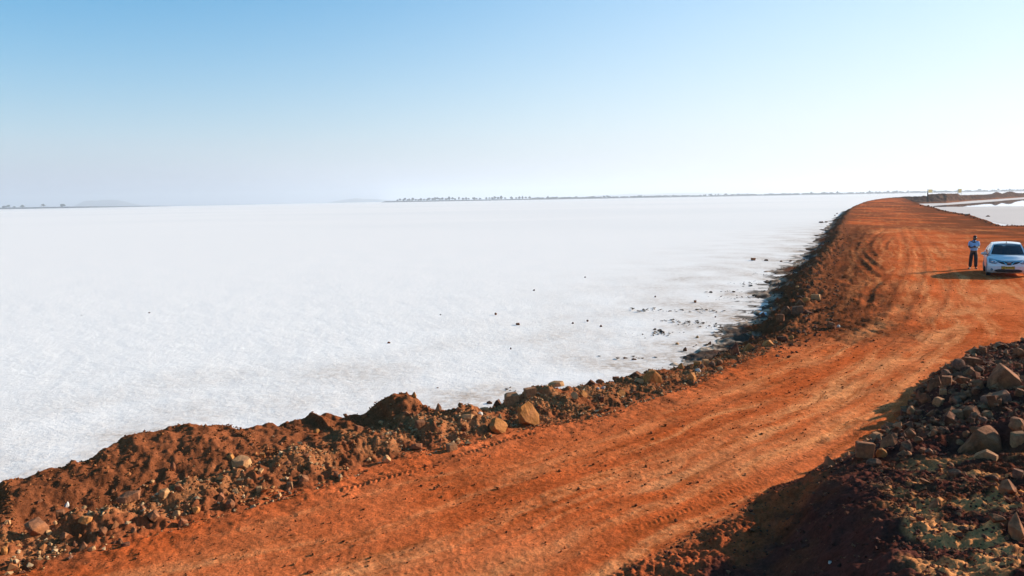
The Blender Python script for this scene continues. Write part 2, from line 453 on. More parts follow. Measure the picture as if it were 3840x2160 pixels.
def dirt_material(name):
    m, n, l, p = mat(name)
    at = N(n, 'ShaderNodeAttribute', attribute_name='Col')
    st = N(n, 'ShaderNodeAttribute', attribute_name='st')
    tc = n.new('ShaderNodeTexCoord')
    def noise(vec, scale, detail=4.0, rough=0.6):
        q = N(n, 'ShaderNodeTexNoise', Scale=scale, Detail=detail, Roughness=rough)
        l.new(vec, q.inputs['Vector']); return q.outputs[0]
    wob = N(n, 'ShaderNodeTexNoise', Scale=0.22, Detail=3.0); l.new(tc.outputs['Object'], wob.inputs['Vector'])
    wv_ = n.new('ShaderNodeCombineXYZ'); l.new(math_node(n, l, 'MULTIPLY_ADD', wob.outputs[0], 1.3, -0.65), wv_.inputs[1])
    sv = n.new('ShaderNodeVectorMath'); sv.operation = 'ADD'; l.new(st.outputs['Vector'], sv.inputs[0]); l.new(wv_.outputs[0], sv.inputs[1])
    mp = N(n, 'ShaderNodeMapping'); mp.inputs['Scale'].default_value = (0.10, 1.9, 1)
    l.new(sv.outputs[0], mp.inputs['Vector'])
    streak = noise(mp.outputs[0], 1.0, 6.0, 0.62)
    mp2 = N(n, 'ShaderNodeMapping'); mp2.inputs['Scale'].default_value = (0.40, 6.0, 1)
    l.new(sv.outputs[0], mp2.inputs['Vector'])
    streak2 = noise(mp2.outputs[0], 1.0, 5.0, 0.65)
    blot = noise(tc.outputs['Object'], 0.55, 5.0, 0.6)
    mid = noise(tc.outputs['Object'], 4.5, 6.0, 0.65)
    fine = noise(tc.outputs['Object'], 34.0, 5.0, 0.75)
    road = at.outputs['Alpha']
    pale = math_node(n, l, 'MULTIPLY', ramp(n, l, streak, 0.46, 0.68), road)
    pale = math_node(n, l, 'MULTIPLY', pale, ramp(n, l, mid, 0.30, 0.60, 0.35, 0.85))
    c = mix_col(n, l, 'MIX', pale, at.outputs['Color'], (0.66, 0.250, 0.092, 1))
    dk = math_node(n, l, 'MULTIPLY', ramp(n, l, streak2, 0.52, 0.70), road)
    dk = math_node(n, l, 'MULTIPLY', dk, 0.62)
    c = mix_col(n, l, 'MIX', dk, c, (0.29, 0.062, 0.013, 1))
    k = math_node(n, l, 'MULTIPLY', ramp(n, l, mid, 0.25, 0.75, 0.72, 1.28), ramp(n, l, fine, 0.28, 0.72, 0.68, 1.32))
    k = math_node(n, l, 'MULTIPLY', k, ramp(n, l, blot, 0.3, 0.7, 0.84, 1.14))
    kc = n.new('ShaderNodeCombineColor')
    for i in range(3): l.new(k, kc.inputs[i])
    c = mix_col(n, l, 'MULTIPLY', 1.0, c, kc.outputs[0])
    # scattered dark crumbs of earth
    vor = N(n, 'ShaderNodeTexVoronoi', Scale=7.0, Randomness=1.0)
    l.new(tc.outputs['Object'], vor.inputs['Vector'])
    sp = ramp(n, l, vor.outputs['Distance'], 0.10, 0.17, 1.0, 0.0)
    sp = math_node(n, l, 'MULTIPLY', sp, ramp(n, l, mid, 0.50, 0.62))
    c = mix_col(n, l, 'MIX', math_node(n, l, 'MULTIPLY', sp, 0.6), c, (0.09, 0.028, 0.012, 1))
    l.new(c, p.inputs['Base Color'])
    p.inputs['Roughness'].default_value = 0.95
    p.inputs['Specular IOR Level'].default_value = 0.0
    h = math_node(n, l, 'ADD', math_node(n, l, 'MULTIPLY', mid, 1.5), math_node(n, l, 'MULTIPLY', fine, 0.5))
    h = math_node(n, l, 'ADD', h, math_node(n, l, 'MULTIPLY', sp, 0.7))
    h = math_node(n, l, 'ADD', h, math_node(n, l, 'MULTIPLY', math_node(n, l, 'MULTIPLY', streak2, road), 0.8))
    b = N(n, 'ShaderNodeBump', Strength=0.7, Distance=0.03)
    l.new(h, b.inputs['Height']); l.new(b.outputs[0], p.inputs['Normal'])
    return m
M_DIRT = dirt_material('dirt')

def salt_material(name, base):
    m, n, l, p = mat(name)
    at = N(n, 'ShaderNodeAttribute', attribute_name='Col')
    tc = n.new('ShaderNodeTexCoord')
    def noise(scale, detail=4.0, rough=0.6, sc=(1, 1, 1)):
        q = N(n, 'ShaderNodeTexNoise', Scale=scale, Detail=detail, Roughness=rough)
        mp = N(n, 'ShaderNodeMapping'); mp.inputs['Scale'].default_value = sc
        l.new(tc.outputs['Object'], mp.inputs['Vector']); l.new(mp.outputs[0], q.inputs['Vector']); return q.outputs[0]
    n1 = noise(5.5, 7.0, 0.70, (0.85, 1.0, 1))
    n2 = noise(0.25, 5.0, 0.6)
    n3 = noise(24.0, 4.0, 0.75)
    band = noise(0.006, 4.0, 0.55, (0.5, 1.0, 1))
    stain = N(n, 'ShaderNodeSeparateColor'); l.new(at.outputs['Color'], stain.inputs[0])
    s = math_node(n, l, 'MULTIPLY', stain.outputs[0], ramp(n, l, n1, 0.32, 0.66, 0.25, 1.5))
    s = math_node(n, l, 'MULTIPLY', s, ramp(n, l, n2, 0.3, 0.7, 0.5, 1.3))
    c = mix_col(n, l, 'MIX', ramp(n, l, band, 0.42, 0.60), base[0], base[1])
    speck = math_node(n, l, 'MULTIPLY', ramp(n, l, n3, 0.60, 0.72), math_node(n, l, 'MULTIPLY_ADD', stain.outputs[0], 0.9, 0.10))
    c = mix_col(n, l, 'MIX', s, c, (0.38, 0.235, 0.14, 1))
    c = mix_col(n, l, 'MIX', speck, c, (0.24, 0.17, 0.12, 1))
    n4 = noise(1.7, 6.0, 0.7, (1.0, 2.2, 1))
    mk = math_node(n, l, 'MULTIPLY_ADD', stain.outputs[1], 0.95, math_node(n, l, 'MULTIPLY_ADD', n4, 1.5, -0.75))
    c = mix_col(n, l, 'MIX', math_node(n, l, 'MULTIPLY', ramp(n, l, mk, 0.42, 0.56), ramp(n, l, stain.outputs[1], 0.02, 0.2)), c, (0.115, 0.085, 0.065, 1))
    l.new(c, p.inputs['Base Color'])
    p.inputs['Roughness'].default_value = 0.75
    p.inputs['Specular IOR Level'].default_value = 0.05
    n5 = noise(1.3, 4.0, 0.6, (1.0, 1.5, 1))
    h = math_node(n, l, 'ADD', n1, math_node(n, l, 'MULTIPLY_ADD', n3, 0.22, math_node(n, l, 'MULTIPLY', n5, 0.45)))
    b = N(n, 'ShaderNodeBump', Strength=0.55, Distance=0.05)
    l.new(h, b.inputs['Height']); l.new(b.outputs[0], p.inputs['Normal'])
    return m
M_SALT = salt_material('salt_crust', ((0.88, 0.795, 0.73, 1), (0.84, 0.765, 0.705, 1)))
M_POND = salt_material('pond_bed', ((0.66, 0.56, 0.50, 1), (0.60, 0.50, 0.44, 1)))

# ------------------------------------------------------------------ ground built from one survey, split by what it is
def polar(rows, cols):
    r, th = np.meshgrid(rows, cols, indexing='ij')
    return r * np.sin(th), r * np.cos(th)

rows = [0.3]
while rows[-1] < 360:
    r = rows[-1]
    if r < 4: dr = 0.25
    elif r < 8: dr = max(0.022, r * r / 2600)
    elif r < 26: dr = max(0.022, r * r / 5200)
    else: dr = min(r * r / 2900, 0.015 * r)
    rows.append(r + dr)
rows = np.array(rows)
a = math.radians
cols = np.concatenate([np.arange(a(-82), a(-37), a(0.8)), np.linspace(a(-37), a(37), 860), np.arange(a(37.6), a(80), a(0.6))])
GX, GY = polar(rows, cols)
# the distances vary slowly: take them on a thinned grid and interpolate
ri, ci = np.arange(0, len(rows), 3), np.arange(0, len(cols), 3)
ri, ci = np.unique(np.append(ri, len(rows) - 1)), np.unique(np.append(ci, len(cols) - 1))
def upsample(A):
    B = np.empty((len(ri), len(cols)))
    for i in range(len(ri)): B[i] = np.interp(np.arange(len(cols)), ci, A[i])
    i0 = np.clip(np.searchsorted(ri, np.arange(len(rows)), side='right') - 1, 0, len(ri) - 2)
    f = ((np.arange(len(rows)) - ri[i0]) / (ri[i0 + 1] - ri[i0]))[:, None]
    return B[i0] * (1 - f) + B[i0 + 1] * f
gx, gy = GX[np.ix_(ri, ci)], GY[np.ix_(ri, ci)]
sE, tE = [upsample(q) for q in line_st(EDGE, gx, gy)]
tP = upsample(-line_st(FOOT, gx, gy)[1])
tR = upsample(-line_st(RIGHT, gx, gy)[1])
sM, tM = [upsample(q) for q in line_st(MID, gx, gy)]
GZ = np.empty_like(GX); parts = []
for i0 in range(0, len(rows), 120):
    q = slice(i0, i0 + 120)
    z, d = land(GX[q], GY[q], sE[q], tE[q], tP[q], tR[q], True, True)
    GZ[q] = z; parts.append(d)
G = {k: np.concatenate([d[k] for d in parts]) for k in parts[0]}

PALE_BANDS = [([(1500, 2140), (1900, 1990), (2400, 1810), (2900, 1600), (3300, 1400), (3560, 1230), (3700, 1100)], .42, .8),
              ([(2050, 2080), (2500, 1880), (2950, 1680), (3350, 1470)], .28, .55),
              ([(900, 2060), (1600, 1860), (2300, 1640), (2900, 1410), (3250, 1240), (3420, 1100), (3430, 980)], .35, .45),
              ([(3320, 868), (3420, 855), (3520, 858)], 1.6, .6)]
def pigment():
    """colour of the earth itself, by what it is: road dust, berm rubble, mound, mud"""
    x, y = GX, GY
    road = np.array([0.550, 0.128, 0.040]); red = np.array([0.470, 0.092, 0.024])
    bermc = np.array([0.225, 0.067, 0.026]); stony = np.array([0.32, 0.118, 0.046])
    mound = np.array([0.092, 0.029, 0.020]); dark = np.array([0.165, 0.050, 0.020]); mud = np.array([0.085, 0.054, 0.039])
    crust = np.array([0.44, 0.31, 0.22])
    L = lambda A, B, f: A * (1 - f[..., None]) + B * f[..., None]
    c = L(np.broadcast_to(road, x.shape + (3,)).copy(), red, ss(-0.4, 0.5, fbm(x * 0.25, y * 0.25, 3, 21)))
    c = L(c, dark * 1.15, 0.85 * ss(48, 95, y) * ss(-0.35, 0.35, fbm(x * 0.16, y * 0.05, 4, 22) + 0.25 * ss(2.0, 6.0, np.abs(tM))))
    c = L(c, dark * .8, np.clip(1.25 * G['churn'] * (0.85 + 0.35 * fbm(x * 0.5, y * 0.5, 3, 23)), 0, 1))
    c = L(c, dark * 1.5, 0.45 * G['shoulder'] * ss(-.2, .5, fbm(x * 1.5, y * 1.5, 3, 24)))
    st = ss(0.0, 0.4, G['tl']) * (1 - ss(1.3, 2.0, G['tl'])) * ss(-0.45, 0.25, fbm(x * 1.3, y * 1.3, 3, 25))
    c = L(c, L(np.broadcast_to(bermc, x.shape + (3,)), stony, st), np.clip(G['berm'] * 1.2, 0, 1))
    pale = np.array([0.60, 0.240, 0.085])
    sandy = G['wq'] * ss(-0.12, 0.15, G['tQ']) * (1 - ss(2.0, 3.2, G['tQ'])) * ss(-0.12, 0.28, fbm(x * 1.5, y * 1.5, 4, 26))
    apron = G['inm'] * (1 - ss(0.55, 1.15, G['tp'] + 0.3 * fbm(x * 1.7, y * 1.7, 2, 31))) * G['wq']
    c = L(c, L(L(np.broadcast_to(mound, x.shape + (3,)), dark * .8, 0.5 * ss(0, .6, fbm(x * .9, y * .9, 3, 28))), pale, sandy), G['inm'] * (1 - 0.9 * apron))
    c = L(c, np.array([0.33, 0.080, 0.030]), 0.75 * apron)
    worn = np.array([0.66, 0.245, 0.092])
    for pts, w_, k_ in PALE_BANDS:
        Lb = catmull([px(*p)[:2] for p in pts], 5); lo, hi = Lb.min(0) - 3, Lb.max(0) + 3
        m = (x > lo[0]) & (x < hi[0]) & (y > lo[1]) & (y < hi[1])
        sb, tb = line_st(Lb, x[m], y[m])
        tb = tb + .25 * fbm(x[m] * .6, y[m] * .6, 2, 11)
        f = k_ * np.exp(-(tb / w_) ** 2) * ss(-.45, .45, fbm(sb * .30, tb * 1.6, 4, 12)) * np.clip(G['road'][m], 0, 1)
        c[m] = c[m] * (1 - f[:, None]) + worn * f[:, None]
    edge_r = ss(3.5, 8.0, -tM) * (1 - G['inm']) * ss(34, 50, y)
    c = L(c, dark * 1.1, 0.95 * edge_r * ss(-.6, .25, fbm(x * .3, y * .2, 4, 29)))
    c = L(c, dark * .75, 0.9 * G['far'] * ss(0.0, 0.6, G['tl']))
    mz = np.clip(G['mudz'], 0, 1)
    mm = L(np.broadcast_to(mud, x.shape + (3,)), crust, ss(-0.10, 0.35, fbm(x * 0.7, y * 0.7, 5, 27)))
    c = L(c, mm, mz)
    lat = ss(-1.2, 0.6, G['tr']); c = L(c, dark * 0.7, lat * 0.8)
    keep_road = np.clip(G['road'], 0, 1) * (1 - 0.85 * edge_r) * (1 - 0.6 * ss(48, 95, y)) * (1 - 0.7 * np.clip(G['churn'], 0, 1))
    return np.concatenate([c, keep_road[..., None]], -1)
GC = pigment()

nR, nC = GX.shape
idx = np.arange(nR * nC).reshape(nR, nC)
quads = np.stack([idx[:-1, :-1], idx[:-1, 1:], idx[1:, 1:], idx[1:, :-1]], -1).reshape(-1, 4)
V = np.stack([GX.ravel(), GY.ravel(), GZ.ravel()], -1)
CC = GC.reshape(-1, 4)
ST = np.stack([sM.ravel(), tM.ravel(), np.zeros(sM.size)], -1)
qt = lambda A: A.ravel()[quads].mean(1)
keep = (V[quads, 2].max(1) > -1.05) & (qt(GY) < 338)
cls = np.where(qt(tP) > 0, 2, np.where(qt(G['tl']) > -0.05, 1, 0))

def region(name, k, label):
    q = quads[keep & (cls == k)]
    used, inv = np.unique(q, return_inverse=True)
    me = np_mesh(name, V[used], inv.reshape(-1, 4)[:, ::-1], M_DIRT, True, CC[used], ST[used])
    return tag(link(name, me), label, None, None, 'structure')
region('dirt_road', 0, 'wide orange dirt road curving along the causeway')
region('earth_berm', 1, 'rough brown earth bank between the road and the salt flat')
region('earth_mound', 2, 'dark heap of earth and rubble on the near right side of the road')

# salt flat: fine near the road, out to the horizon
rows_s = [3.0]
while rows_s[-1] < 14000: rows_s.append(rows_s[-1] * 1.016 + 0.01)
rows_s = np.array(rows_s)
cols_s = np.linspace(a(-85), a(85), 560)
SX, SY = polar(rows_s, cols_s)
s_, t_ = line_st(EDGE, SX, SY)
near_s = 1 - ss(S_END - 2, S_END + 3, s_)
toe = np.interp(s_, _cs, _cc) * near_s + 0.25 * (1 - near_s) + 2.6
dsh = t_ - toe
stain = np.clip(np.exp(-np.clip(dsh, 0, None) / 4.2) * (0.6 + 0.25 * ss(S_END, S_END + 3, s_)), 0, 1) * (t_ > 0) * (1 - ss(60, 160, SY))
stain = stain * (0.55 + 0.7 * fbm(SX * 0.35, SY * 0.35, 4, 33))
stain = stain + 0.09 * np.exp(-((dsh - 5.5 - 1.5 * fbm(SX * .15, SY * .15, 2, 34)) / 1.0) ** 2) * (t_ > 0) * (SY < 45)
mudp = 0.62 * ss(0.30, 0.62, fbm(SX * 0.55, SY * 1.1, 4, 35) + 0.55 * np.exp(-np.clip(dsh, 0, None) / 1.6)) * np.exp(-np.clip(dsh, 0, None) / 1.1) * ss(S_END - 1, S_END + 3, s_) * (SY < 90) * (t_ > 0)
SZ = SALT_Z + 0.010 * fbm(SX * 1.6, SY * 1.6, 3, 36) * (1 - ss(30, 60, SY)) + 0.012 * fbm(SX * .3, SY * .3, 2, 37) * (1 - ss(80, 160, SY))
SC = np.stack([np.clip(stain, 0, 1), np.clip(mudp, 0, 1), 0 * SX, 0 * SX + 1], -1).reshape(-1, 4)
nR, nC = SX.shape
idx = np.arange(nR * nC).reshape(nR, nC)
quads_s = np.stack([idx[:-1, :-1], idx[:-1, 1:], idx[1:, 1:], idx[1:, :-1]], -1).reshape(-1, 4)[:, ::-1]
VS = np.stack([SX.ravel(), SY.ravel(), SZ.ravel()], -1)
salt = link('salt_flat', np_mesh('salt_flat', VS, quads_s, M_SALT, True, SC))
tag(salt, 'vast flat of white salt crust reaching to the horizon', None, None, 'structure')
# ground behind the camera, so that nothing ends at the photographer's feet
bm = bmesh.new()
vv = [bm.verts.new(p) for p in ((-14000, -1900, SALT_Z - 0.35), (14000, -1900, SALT_Z - 0.35), (14000, 900, SALT_Z - 0.35), (-14000, 900, SALT_Z - 0.35))]
bm.faces.new(vv)
tag(link('ground', bm_mesh('ground', bm, plain('pan_mud', (0.42, 0.36, 0.31), 0.9, var=0.2, scale=0.3))), 'pale dry lake bed under the salt', None, None, 'structure')

# ------------------------------------------------------------------ pond on the right, with standing water
def flat_poly(name, pts, z, m):
    b = bmesh.new()
    f = b.faces.new([b.verts.new((p[0], p[1], z)) for p in pts])
    if f.normal.z < 0: f.normal_flip()
    b.normal_update()
    if b.faces[:][0].normal.z < 0: bmesh.ops.reverse_faces(b, faces=b.faces[:])
    return link(name, bm_mesh(name, b, m))
P2 = lambda u, v, z=SALT_Z: px(u, v, z)[:2]
pond = flat_poly('pond_bed', [P2(3360, 768), P2(3440, 763), P2(3560, 758), P2(3840, 737), P2(4500, 715), (140, 60), (70, 64), (60, 84)], SALT_Z + 0.02, M_POND)
tag(pond, 'pale pinkish drying pond on the right of the causeway', None, None, 'structure')
mw, n, l, p = mat('still_water')
p.inputs['Base Color'].default_value = (0.10, 0.09, 0.08, 1); p.inputs['Roughness'].default_value = 0.015
p.inputs['Specular IOR Level'].default_value = 1.0; p.inputs['IOR'].default_value = 1.33
tc = n.new('ShaderNodeTexCoord'); wv = N(n, 'ShaderNodeTexNoise', Scale=0.8, Detail=3.0)
l.new(tc.outputs['Object'], wv.inputs['Vector'])
b_ = N(n, 'ShaderNodeBump', Strength=0.02, Distance=0.01); l.new(wv.outputs[0], b_.inputs['Height']); l.new(b_.outputs[0], p.inputs['Normal'])
M_WATER = mw
wp = catmull([P2(*q) for q in [(3494, 775), (3512, 771.5), (3540, 769.5), (3590, 766), (3640, 762.5), (3740, 755), (3840, 747), (4150, 731)]], 4)
wq = catmull([P2(*q) for q in [(4150, 770), (3960, 773), (3840, 774), (3740, 774.2), (3640, 776), (3580, 775.3), (3530, 776.5), (3494, 775)]], 4)
# ragged margin
wq = wq + np.stack([fbm(wq[:, 0] * .1, wq[:, 1] * .1, 2, 3), fbm(wq[:, 0] * .1, wq[:, 1] * .1, 2, 4)], -1) * 1.2
water = flat_poly('water', list(wp) + list(wq[:-1]), SALT_Z + 0.035, M_WATER)
tag(water, 'still shallow water mirroring the dark bank', None, None, 'structure')

# ------------------------------------------------------------------ raised bank closing the far end of the causeway
BC = [(3320, 743.5), (3340, 740.5), (3400, 737), (3450, 736.2), (3458, 736), (3463, 733), (3470, 733.6), (3476, 735.5), (3482, 728), (3500, 727), (3533, 725.5), (3580, 726),
      (3586, 724.5), (3592, 726), (3600, 731), (3630, 731.5), (3650, 730.5), (3690, 729.5), (3718, 727.5), (3728, 722.5), (3736, 719.3), (3744, 720.5), (3757, 726), (3765, 724),
      (3775, 720), (3784, 718), (3797, 718.5), (3808, 722.5), (3820, 724), (3840, 724), (3900, 722), (4000, 717), (4300, 708)]
BT = [(3320, 767), (3380, 766), (3450, 765), (3550, 762.5), (3640, 754.5), (3750, 747), (3840, 740.5), (3950, 733.5), (4300, 717.5)]
BC, BT = np.array(BC), np.array(BT)
def bank(u, f):
    """point of the bank: f 0 toe, 1 crest, up to 2 far toe"""
    vt, vc = np.interp(u, BT[:, 0], BT[:, 1]), np.interp(u, BC[:, 0], BC[:, 1])
    toe = px(u, vt, SALT_Z - 0.1)
    d = ray(u, vc); kc = toe[1] * 1.065 / d[1]
    cr = d * kc + np.array([0, 0, CAM_H])
    if f <= 1:
        p = toe * (1 - f) + cr * f
        p[2] = toe[2] + (cr[2] - toe[2]) * (f ** 0.8)
    else:
        q = cr[:2] / np.linalg.norm(cr[:2]) * 14 * (f - 1)
        p = np.array([cr[0] + q[0], cr[1] + q[1], cr[2] + (SALT_Z - 0.8 - cr[2]) * (f - 1) ** 1.2])
    return p
us = np.concatenate([np.linspace(3320, 3860, 300), np.linspace(3866, 4300, 60)])
fs = np.concatenate([np.linspace(0, 1, 22), np.linspace(1.12, 2, 7)])
BV = np.array([[bank(u, f) for f in fs] for u in us])
amp = np.sin(np.clip(fs, 0, 1) * math.pi * 0.92)[None, :]
bz = billow(BV[..., 0] * .55, BV[..., 1] * .22, 3, 81) * 0.85 + 0.30 * fbm(BV[..., 0] * 1.6, BV[..., 1] * .6, 2, 82)
BV[..., 2] += bz * amp
nu, nf = BV.shape[:2]
bi = np.arange(nu * nf).reshape(nu, nf)
bq = np.stack([bi[:-1, :-1], bi[1:, :-1], bi[1:, 1:], bi[:-1, 1:]], -1).reshape(-1, 4)
g = fbm(BV[..., 0] * .3, BV[..., 1] * .1, 3, 83)
bc0, bc1, bc2 = np.array([.080, .043, .030]), np.array([.15, .085, .055]), np.array([.25, .085, .03])
bcol = bc0 + (bc1 - bc0) * ss(-.1, .7, g)[..., None]
bcol = bcol + (bc2 - bcol) * (0.7 * (1 - ss(0.03, 0.22, np.broadcast_to(fs, g.shape) + 0.08 * g)))[..., None]
bcol = np.concatenate([bcol, np.zeros(bcol.shape[:2] + (1,))], -1).reshape(-1, 4)
bk = link('earth_bank', np_mesh('earth_bank', BV.reshape(-1, 3), bq, M_DIRT, True, bcol, np.zeros((nu * nf, 3))))
tag(bk, 'long dark raised earth bank beyond the pond', None, None, 'structure')

# ------------------------------------------------------------------ far shores, hills
def shore(name, us, top, label, depth, m, thick=60.0):
    vs_, fs_ = [], []
    for i, (u, zt) in enumerate(zip(us, top)):
        d = ray(u, 740); x0, y0 = d[0] / d[1] * depth, depth
        for (dd, z) in ((0, SALT_Z - 1), (4, SALT_Z + 0.45 * (zt - SALT_Z)), (9, zt), (thick, zt + 0.3), (thick + 20, SALT_Z - 1)):
            q = 1 + dd / depth
            vs_.append((x0 * q, y0 * q, z))
        if i:
            for k in range(4): a0 = (i - 1) * 5 + k; b0 = i * 5 + k; fs_.append((a0, b0, b0 + 1, a0 + 1))
    return tag(link(name, np_mesh(name, np.array(vs_), np.array(fs_), m, False)), label, None, None, 'structure')
M_SHORE = plain('shore_earth', (0.17, 0.12, 0.10), 0.95, 0.1, var=0.35, scale=0.02)
D_SHORE = 3000.0
uu = np.linspace(1429, 4300, 300)
shore('far_shore', uu, 3.6 * ss(1427, 1445, uu) - SALT_Z * 0 - 0.3 + 0.5 * fbm(uu * .05, uu * 0, 2, 8) - 1.6 * ss(1900, 2600, uu), 'low dark far shore carrying a line of bushes', D_SHORE, M_SHORE)
uu2 = np.linspace(-500, 640, 120)
shore('far_spit', uu2, 4.2 * (1 - ss(150, 640, uu2)) + 0.1 + 0.5 * fbm(uu2 * .05, uu2 * 0, 2, 9), 'thin low spit of land on the left horizon', D_SHORE + 40, M_SHORE)
wl_ = [np.array([ray(u, 745)[0] / ray(u, 745)[1] * dd, dd]) for u, dd in ((-900, 2450), (300, 2500), (760, 2950), (1100, 4200), (1428, 5200), (1428, 13500), (-900, 13500))]
flat_poly('lake_water', wl_, SALT_Z + 0.6, M_WATER)
tag(bpy.data.objects['lake_water'], 'thin sheet of distant water along the left horizon', None, None, 'structure')

M_HILL = plain('hill_rock', (0.13, 0.11, 0.10), 0.95, 0.1, var=0.2, scale=0.004)
def hill(label, prof, depth, seed):
    us = np.linspace(prof[0][0], prof[-1][0], 90)
    vt = np.interp(us, [q[0] for q in prof], [q[1] for q in prof])
    vs_ = []
    for u, v in zip(us, vt):
        d = ray(u, 750); hz = 779.5 - 0.01745 * u
        x0 = d[0] / d[1] * depth
        h = max(0.0, (hz - v)) * depth / F_PX
        h *= 0.95 if seed < 7 else 0.55
        h *= 1 + 0.06 * float(fbm(np.array(u * .09), np.array(0.0), 3, seed))
        for j, w in enumerate(np.linspace(-1, 1, 13)):
            yy = depth + w * 500
            f = math.cos(w * math.pi / 2) ** 0.8 if abs(w) < 1 else 0
            zz = h * f * (1 + (0.12 * float(fbm(np.array(x0 * .006), np.array(yy * .006), 3, seed + 1)) if f < .99 else 0)) - 6 * (1 - f)
            vs_.append((x0 * yy / depth, yy, zz))
    n_ = len(us); ii = np.arange(n_ * 13).reshape(n_, 13)
    q = np.stack([ii[:-1, :-1], ii[1:, :-1], ii[1:, 1:], ii[:-1, 1:]], -1).reshape(-1, 4)
    return tag(link('hill', np_mesh('hill', np.array(vs_), q, M_HILL, True)), label, None, None, 'structure')
hill('pale blue rounded hill beyond the left horizon', [(262, 776), (290, 764), (315, 752), (345, 750), (362, 752), (390, 748), (410, 747), (440, 748.5), (470, 754), (500, 764), (530, 768.5), (600, 769), (650, 770)], 10500, 3)
hill('faint low hill left of the tree lined shore', [(1225, 759), (1270, 751), (1310, 745), (1335, 742), (1365, 745), (1400, 746), (1460, 748), (1530, 750), (1600, 753)], 10500, 5)
hill('very faint long hill behind the far tree line', [(2150, 742), (2240, 727), (2330, 719), (2375, 715), (2420, 719), (2500, 712), (2580, 711), (2680, 714), (2800, 722), (2950, 729)], 11500, 7)

# ------------------------------------------------------------------ bushes and trees on the far shore
def leaf_material(name, c):
    m, n, l, p = mat(name)
    oi = n.new('ShaderNodeObjectInfo'); tc = n.new('ShaderNodeTexCoord')
    no = N(n, 'ShaderNodeTexNoise', Scale=1.2, Detail=4.0); l.new(tc.outputs['Object'], no.inputs['Vector'])
    f = math_node(n, l, 'MULTIPLY', ramp(n, l, no.outputs[0], .3, .7, .6, 1.4), math_node(n, l, 'MULTIPLY_ADD', oi.outputs['Random'], .5, .75))
    k = n.new('ShaderNodeCombineColor')
    for i in range(3): l.new(f, k.inputs[i])
    l.new(mix_col(n, l, 'MULTIPLY', 1.0, (*c, 1), k.outputs[0]), p.inputs['Base Color'])
    p.inputs['Roughness'].default_value = .9; p.inputs['Specular IOR Level'].default_value = .1
    return m
M_LEAF = leaf_material('foliage', (.035, .05, .022))
M_BARK = plain('bark', (.09, .06, .04), .9, .1)
def crown_mesh(seed, n_l=7, lobes=True):
    r = random.Random(seed); b = bmesh.new()
    for _ in range(n_l):
        a_, rad = r.uniform(0, 6.28), r.uniform(0.0, 1.0)
        s_ = r.uniform(.45, .8)
        c_ = Vector((math.cos(a_) * rad * .95, math.sin(a_) * rad * .95, 1.0 + r.uniform(-.25, .45) * (1.2 - rad)))
        q = bmesh.ops.create_icosphere(b, subdivisions=1, radius=s_)
        for v in q['verts']:
            v.co = c_ + v.co * r.uniform(.65, 1.3)
    # loose leaf sprays round the lobes
    for _ in range(70):
        a_, rad = r.uniform(0, 6.28), r.uniform(.5, 1.55)
        c_ = Vector((math.cos(a_) * rad, math.sin(a_) * rad, r.uniform(.35, 1.75) - .25 * rad))
        t = [b.verts.new(c_ + Vector((r.uniform(-.2, .2), r.uniform(-.2, .2), r.uniform(-.2, .2)))) for _ in range(3)]
        b.faces.new(t)
    return bm_mesh('crown', b, M_LEAF)
CROWNS = [crown_mesh(i + 40) for i in range(5)]
b = bmesh.new()
bmesh.ops.create_cone(b, segments=6, radius1=.14, radius2=.07, depth=1.0, cap_ends=True)
bmesh.ops.translate(b, verts=b.verts, vec=(0, 0, .4))
TRUNK = bm_mesh('trunk', b, M_BARK)
def tree(u, w_px, h_px, i, label, group, depth, z0):
    d = ray(u, 745); loc = (d[0] / d[1] * depth, depth, z0)
    m_px = depth / F_PX
    o = empty('bush', loc, i * 1.3)
    tag(o, label, 'bush', group)
    c = link('crown', CROWNS[i % 5], o); t = link('trunk', TRUNK, o)
    sx, sz = w_px * 1.25 * m_px / 2.6, h_px * 1.1 * m_px / 1.75
    c.scale = (sx, sx, sz); t.scale = (sx, sx, sz)
    return o
r = random.Random(5)
BU = [(1490, 7, 5), (1499, 12, 8), (1512, 5, 6), (1519, 9, 10), (1528, 7, 6), (1534, 8, 7), (1541, 6, 5), (1548, 8, 10), (1560, 8, 6), (1568, 8, 5), (1578, 12, 7), (1590, 10, 6),
      (1602, 8, 5), (1610, 14, 9), (1622, 10, 8), (1631, 12, 9), (1640, 10, 10), (1648, 8, 8), (1660, 12, 9), (1672, 10, 7), (1684, 14, 10), (1697, 10, 9), (1706, 8, 6),
      (1722, 8, 10), (1736, 10, 7), (1748, 9, 8), (1757, 8, 6), (1778, 12, 8), (1788, 8, 6), (1800, 9, 6), (1824, 10, 7), (1835, 8, 7), (1846, 9, 7), (1856, 14, 10), (1868, 9, 8),
      (1880, 14, 10), (1894, 9, 6), (1918, 10, 8), (1936, 9, 6), (1948, 10, 8), (1960, 9, 8), (1972, 10, 7), (1986, 9, 8)]
for i, (u, w, h) in enumerate(BU):
    tree(u, w, h, i, 'small dark bush in the row along the far shore', 'bushes along the far shore', D_SHORE + 20, 3.2)
for i, (u, w, h, lab) in enumerate([(14, 14, 6, 'leftmost low bush on the thin spit at the far left'), (30, 12, 9, 'domed bush second from the left on the distant spit'),
                                    (50, 9, 4, 'tiny flat bush between two domed ones on the left spit'), (81, 14, 7, 'lone low bush midway along the distant left spit'),
                                    (159, 14, 10, 'taller double crowned bush on the distant left spit'), (233, 15, 9, 'rightmost domed bush on the distant left spit')]):
    tree(u, w, h, i + 2, lab, None, D_SHORE + 60, np.interp(u, uu2, 4.2 * (1 - ss(150, 640, uu2))) - .2)
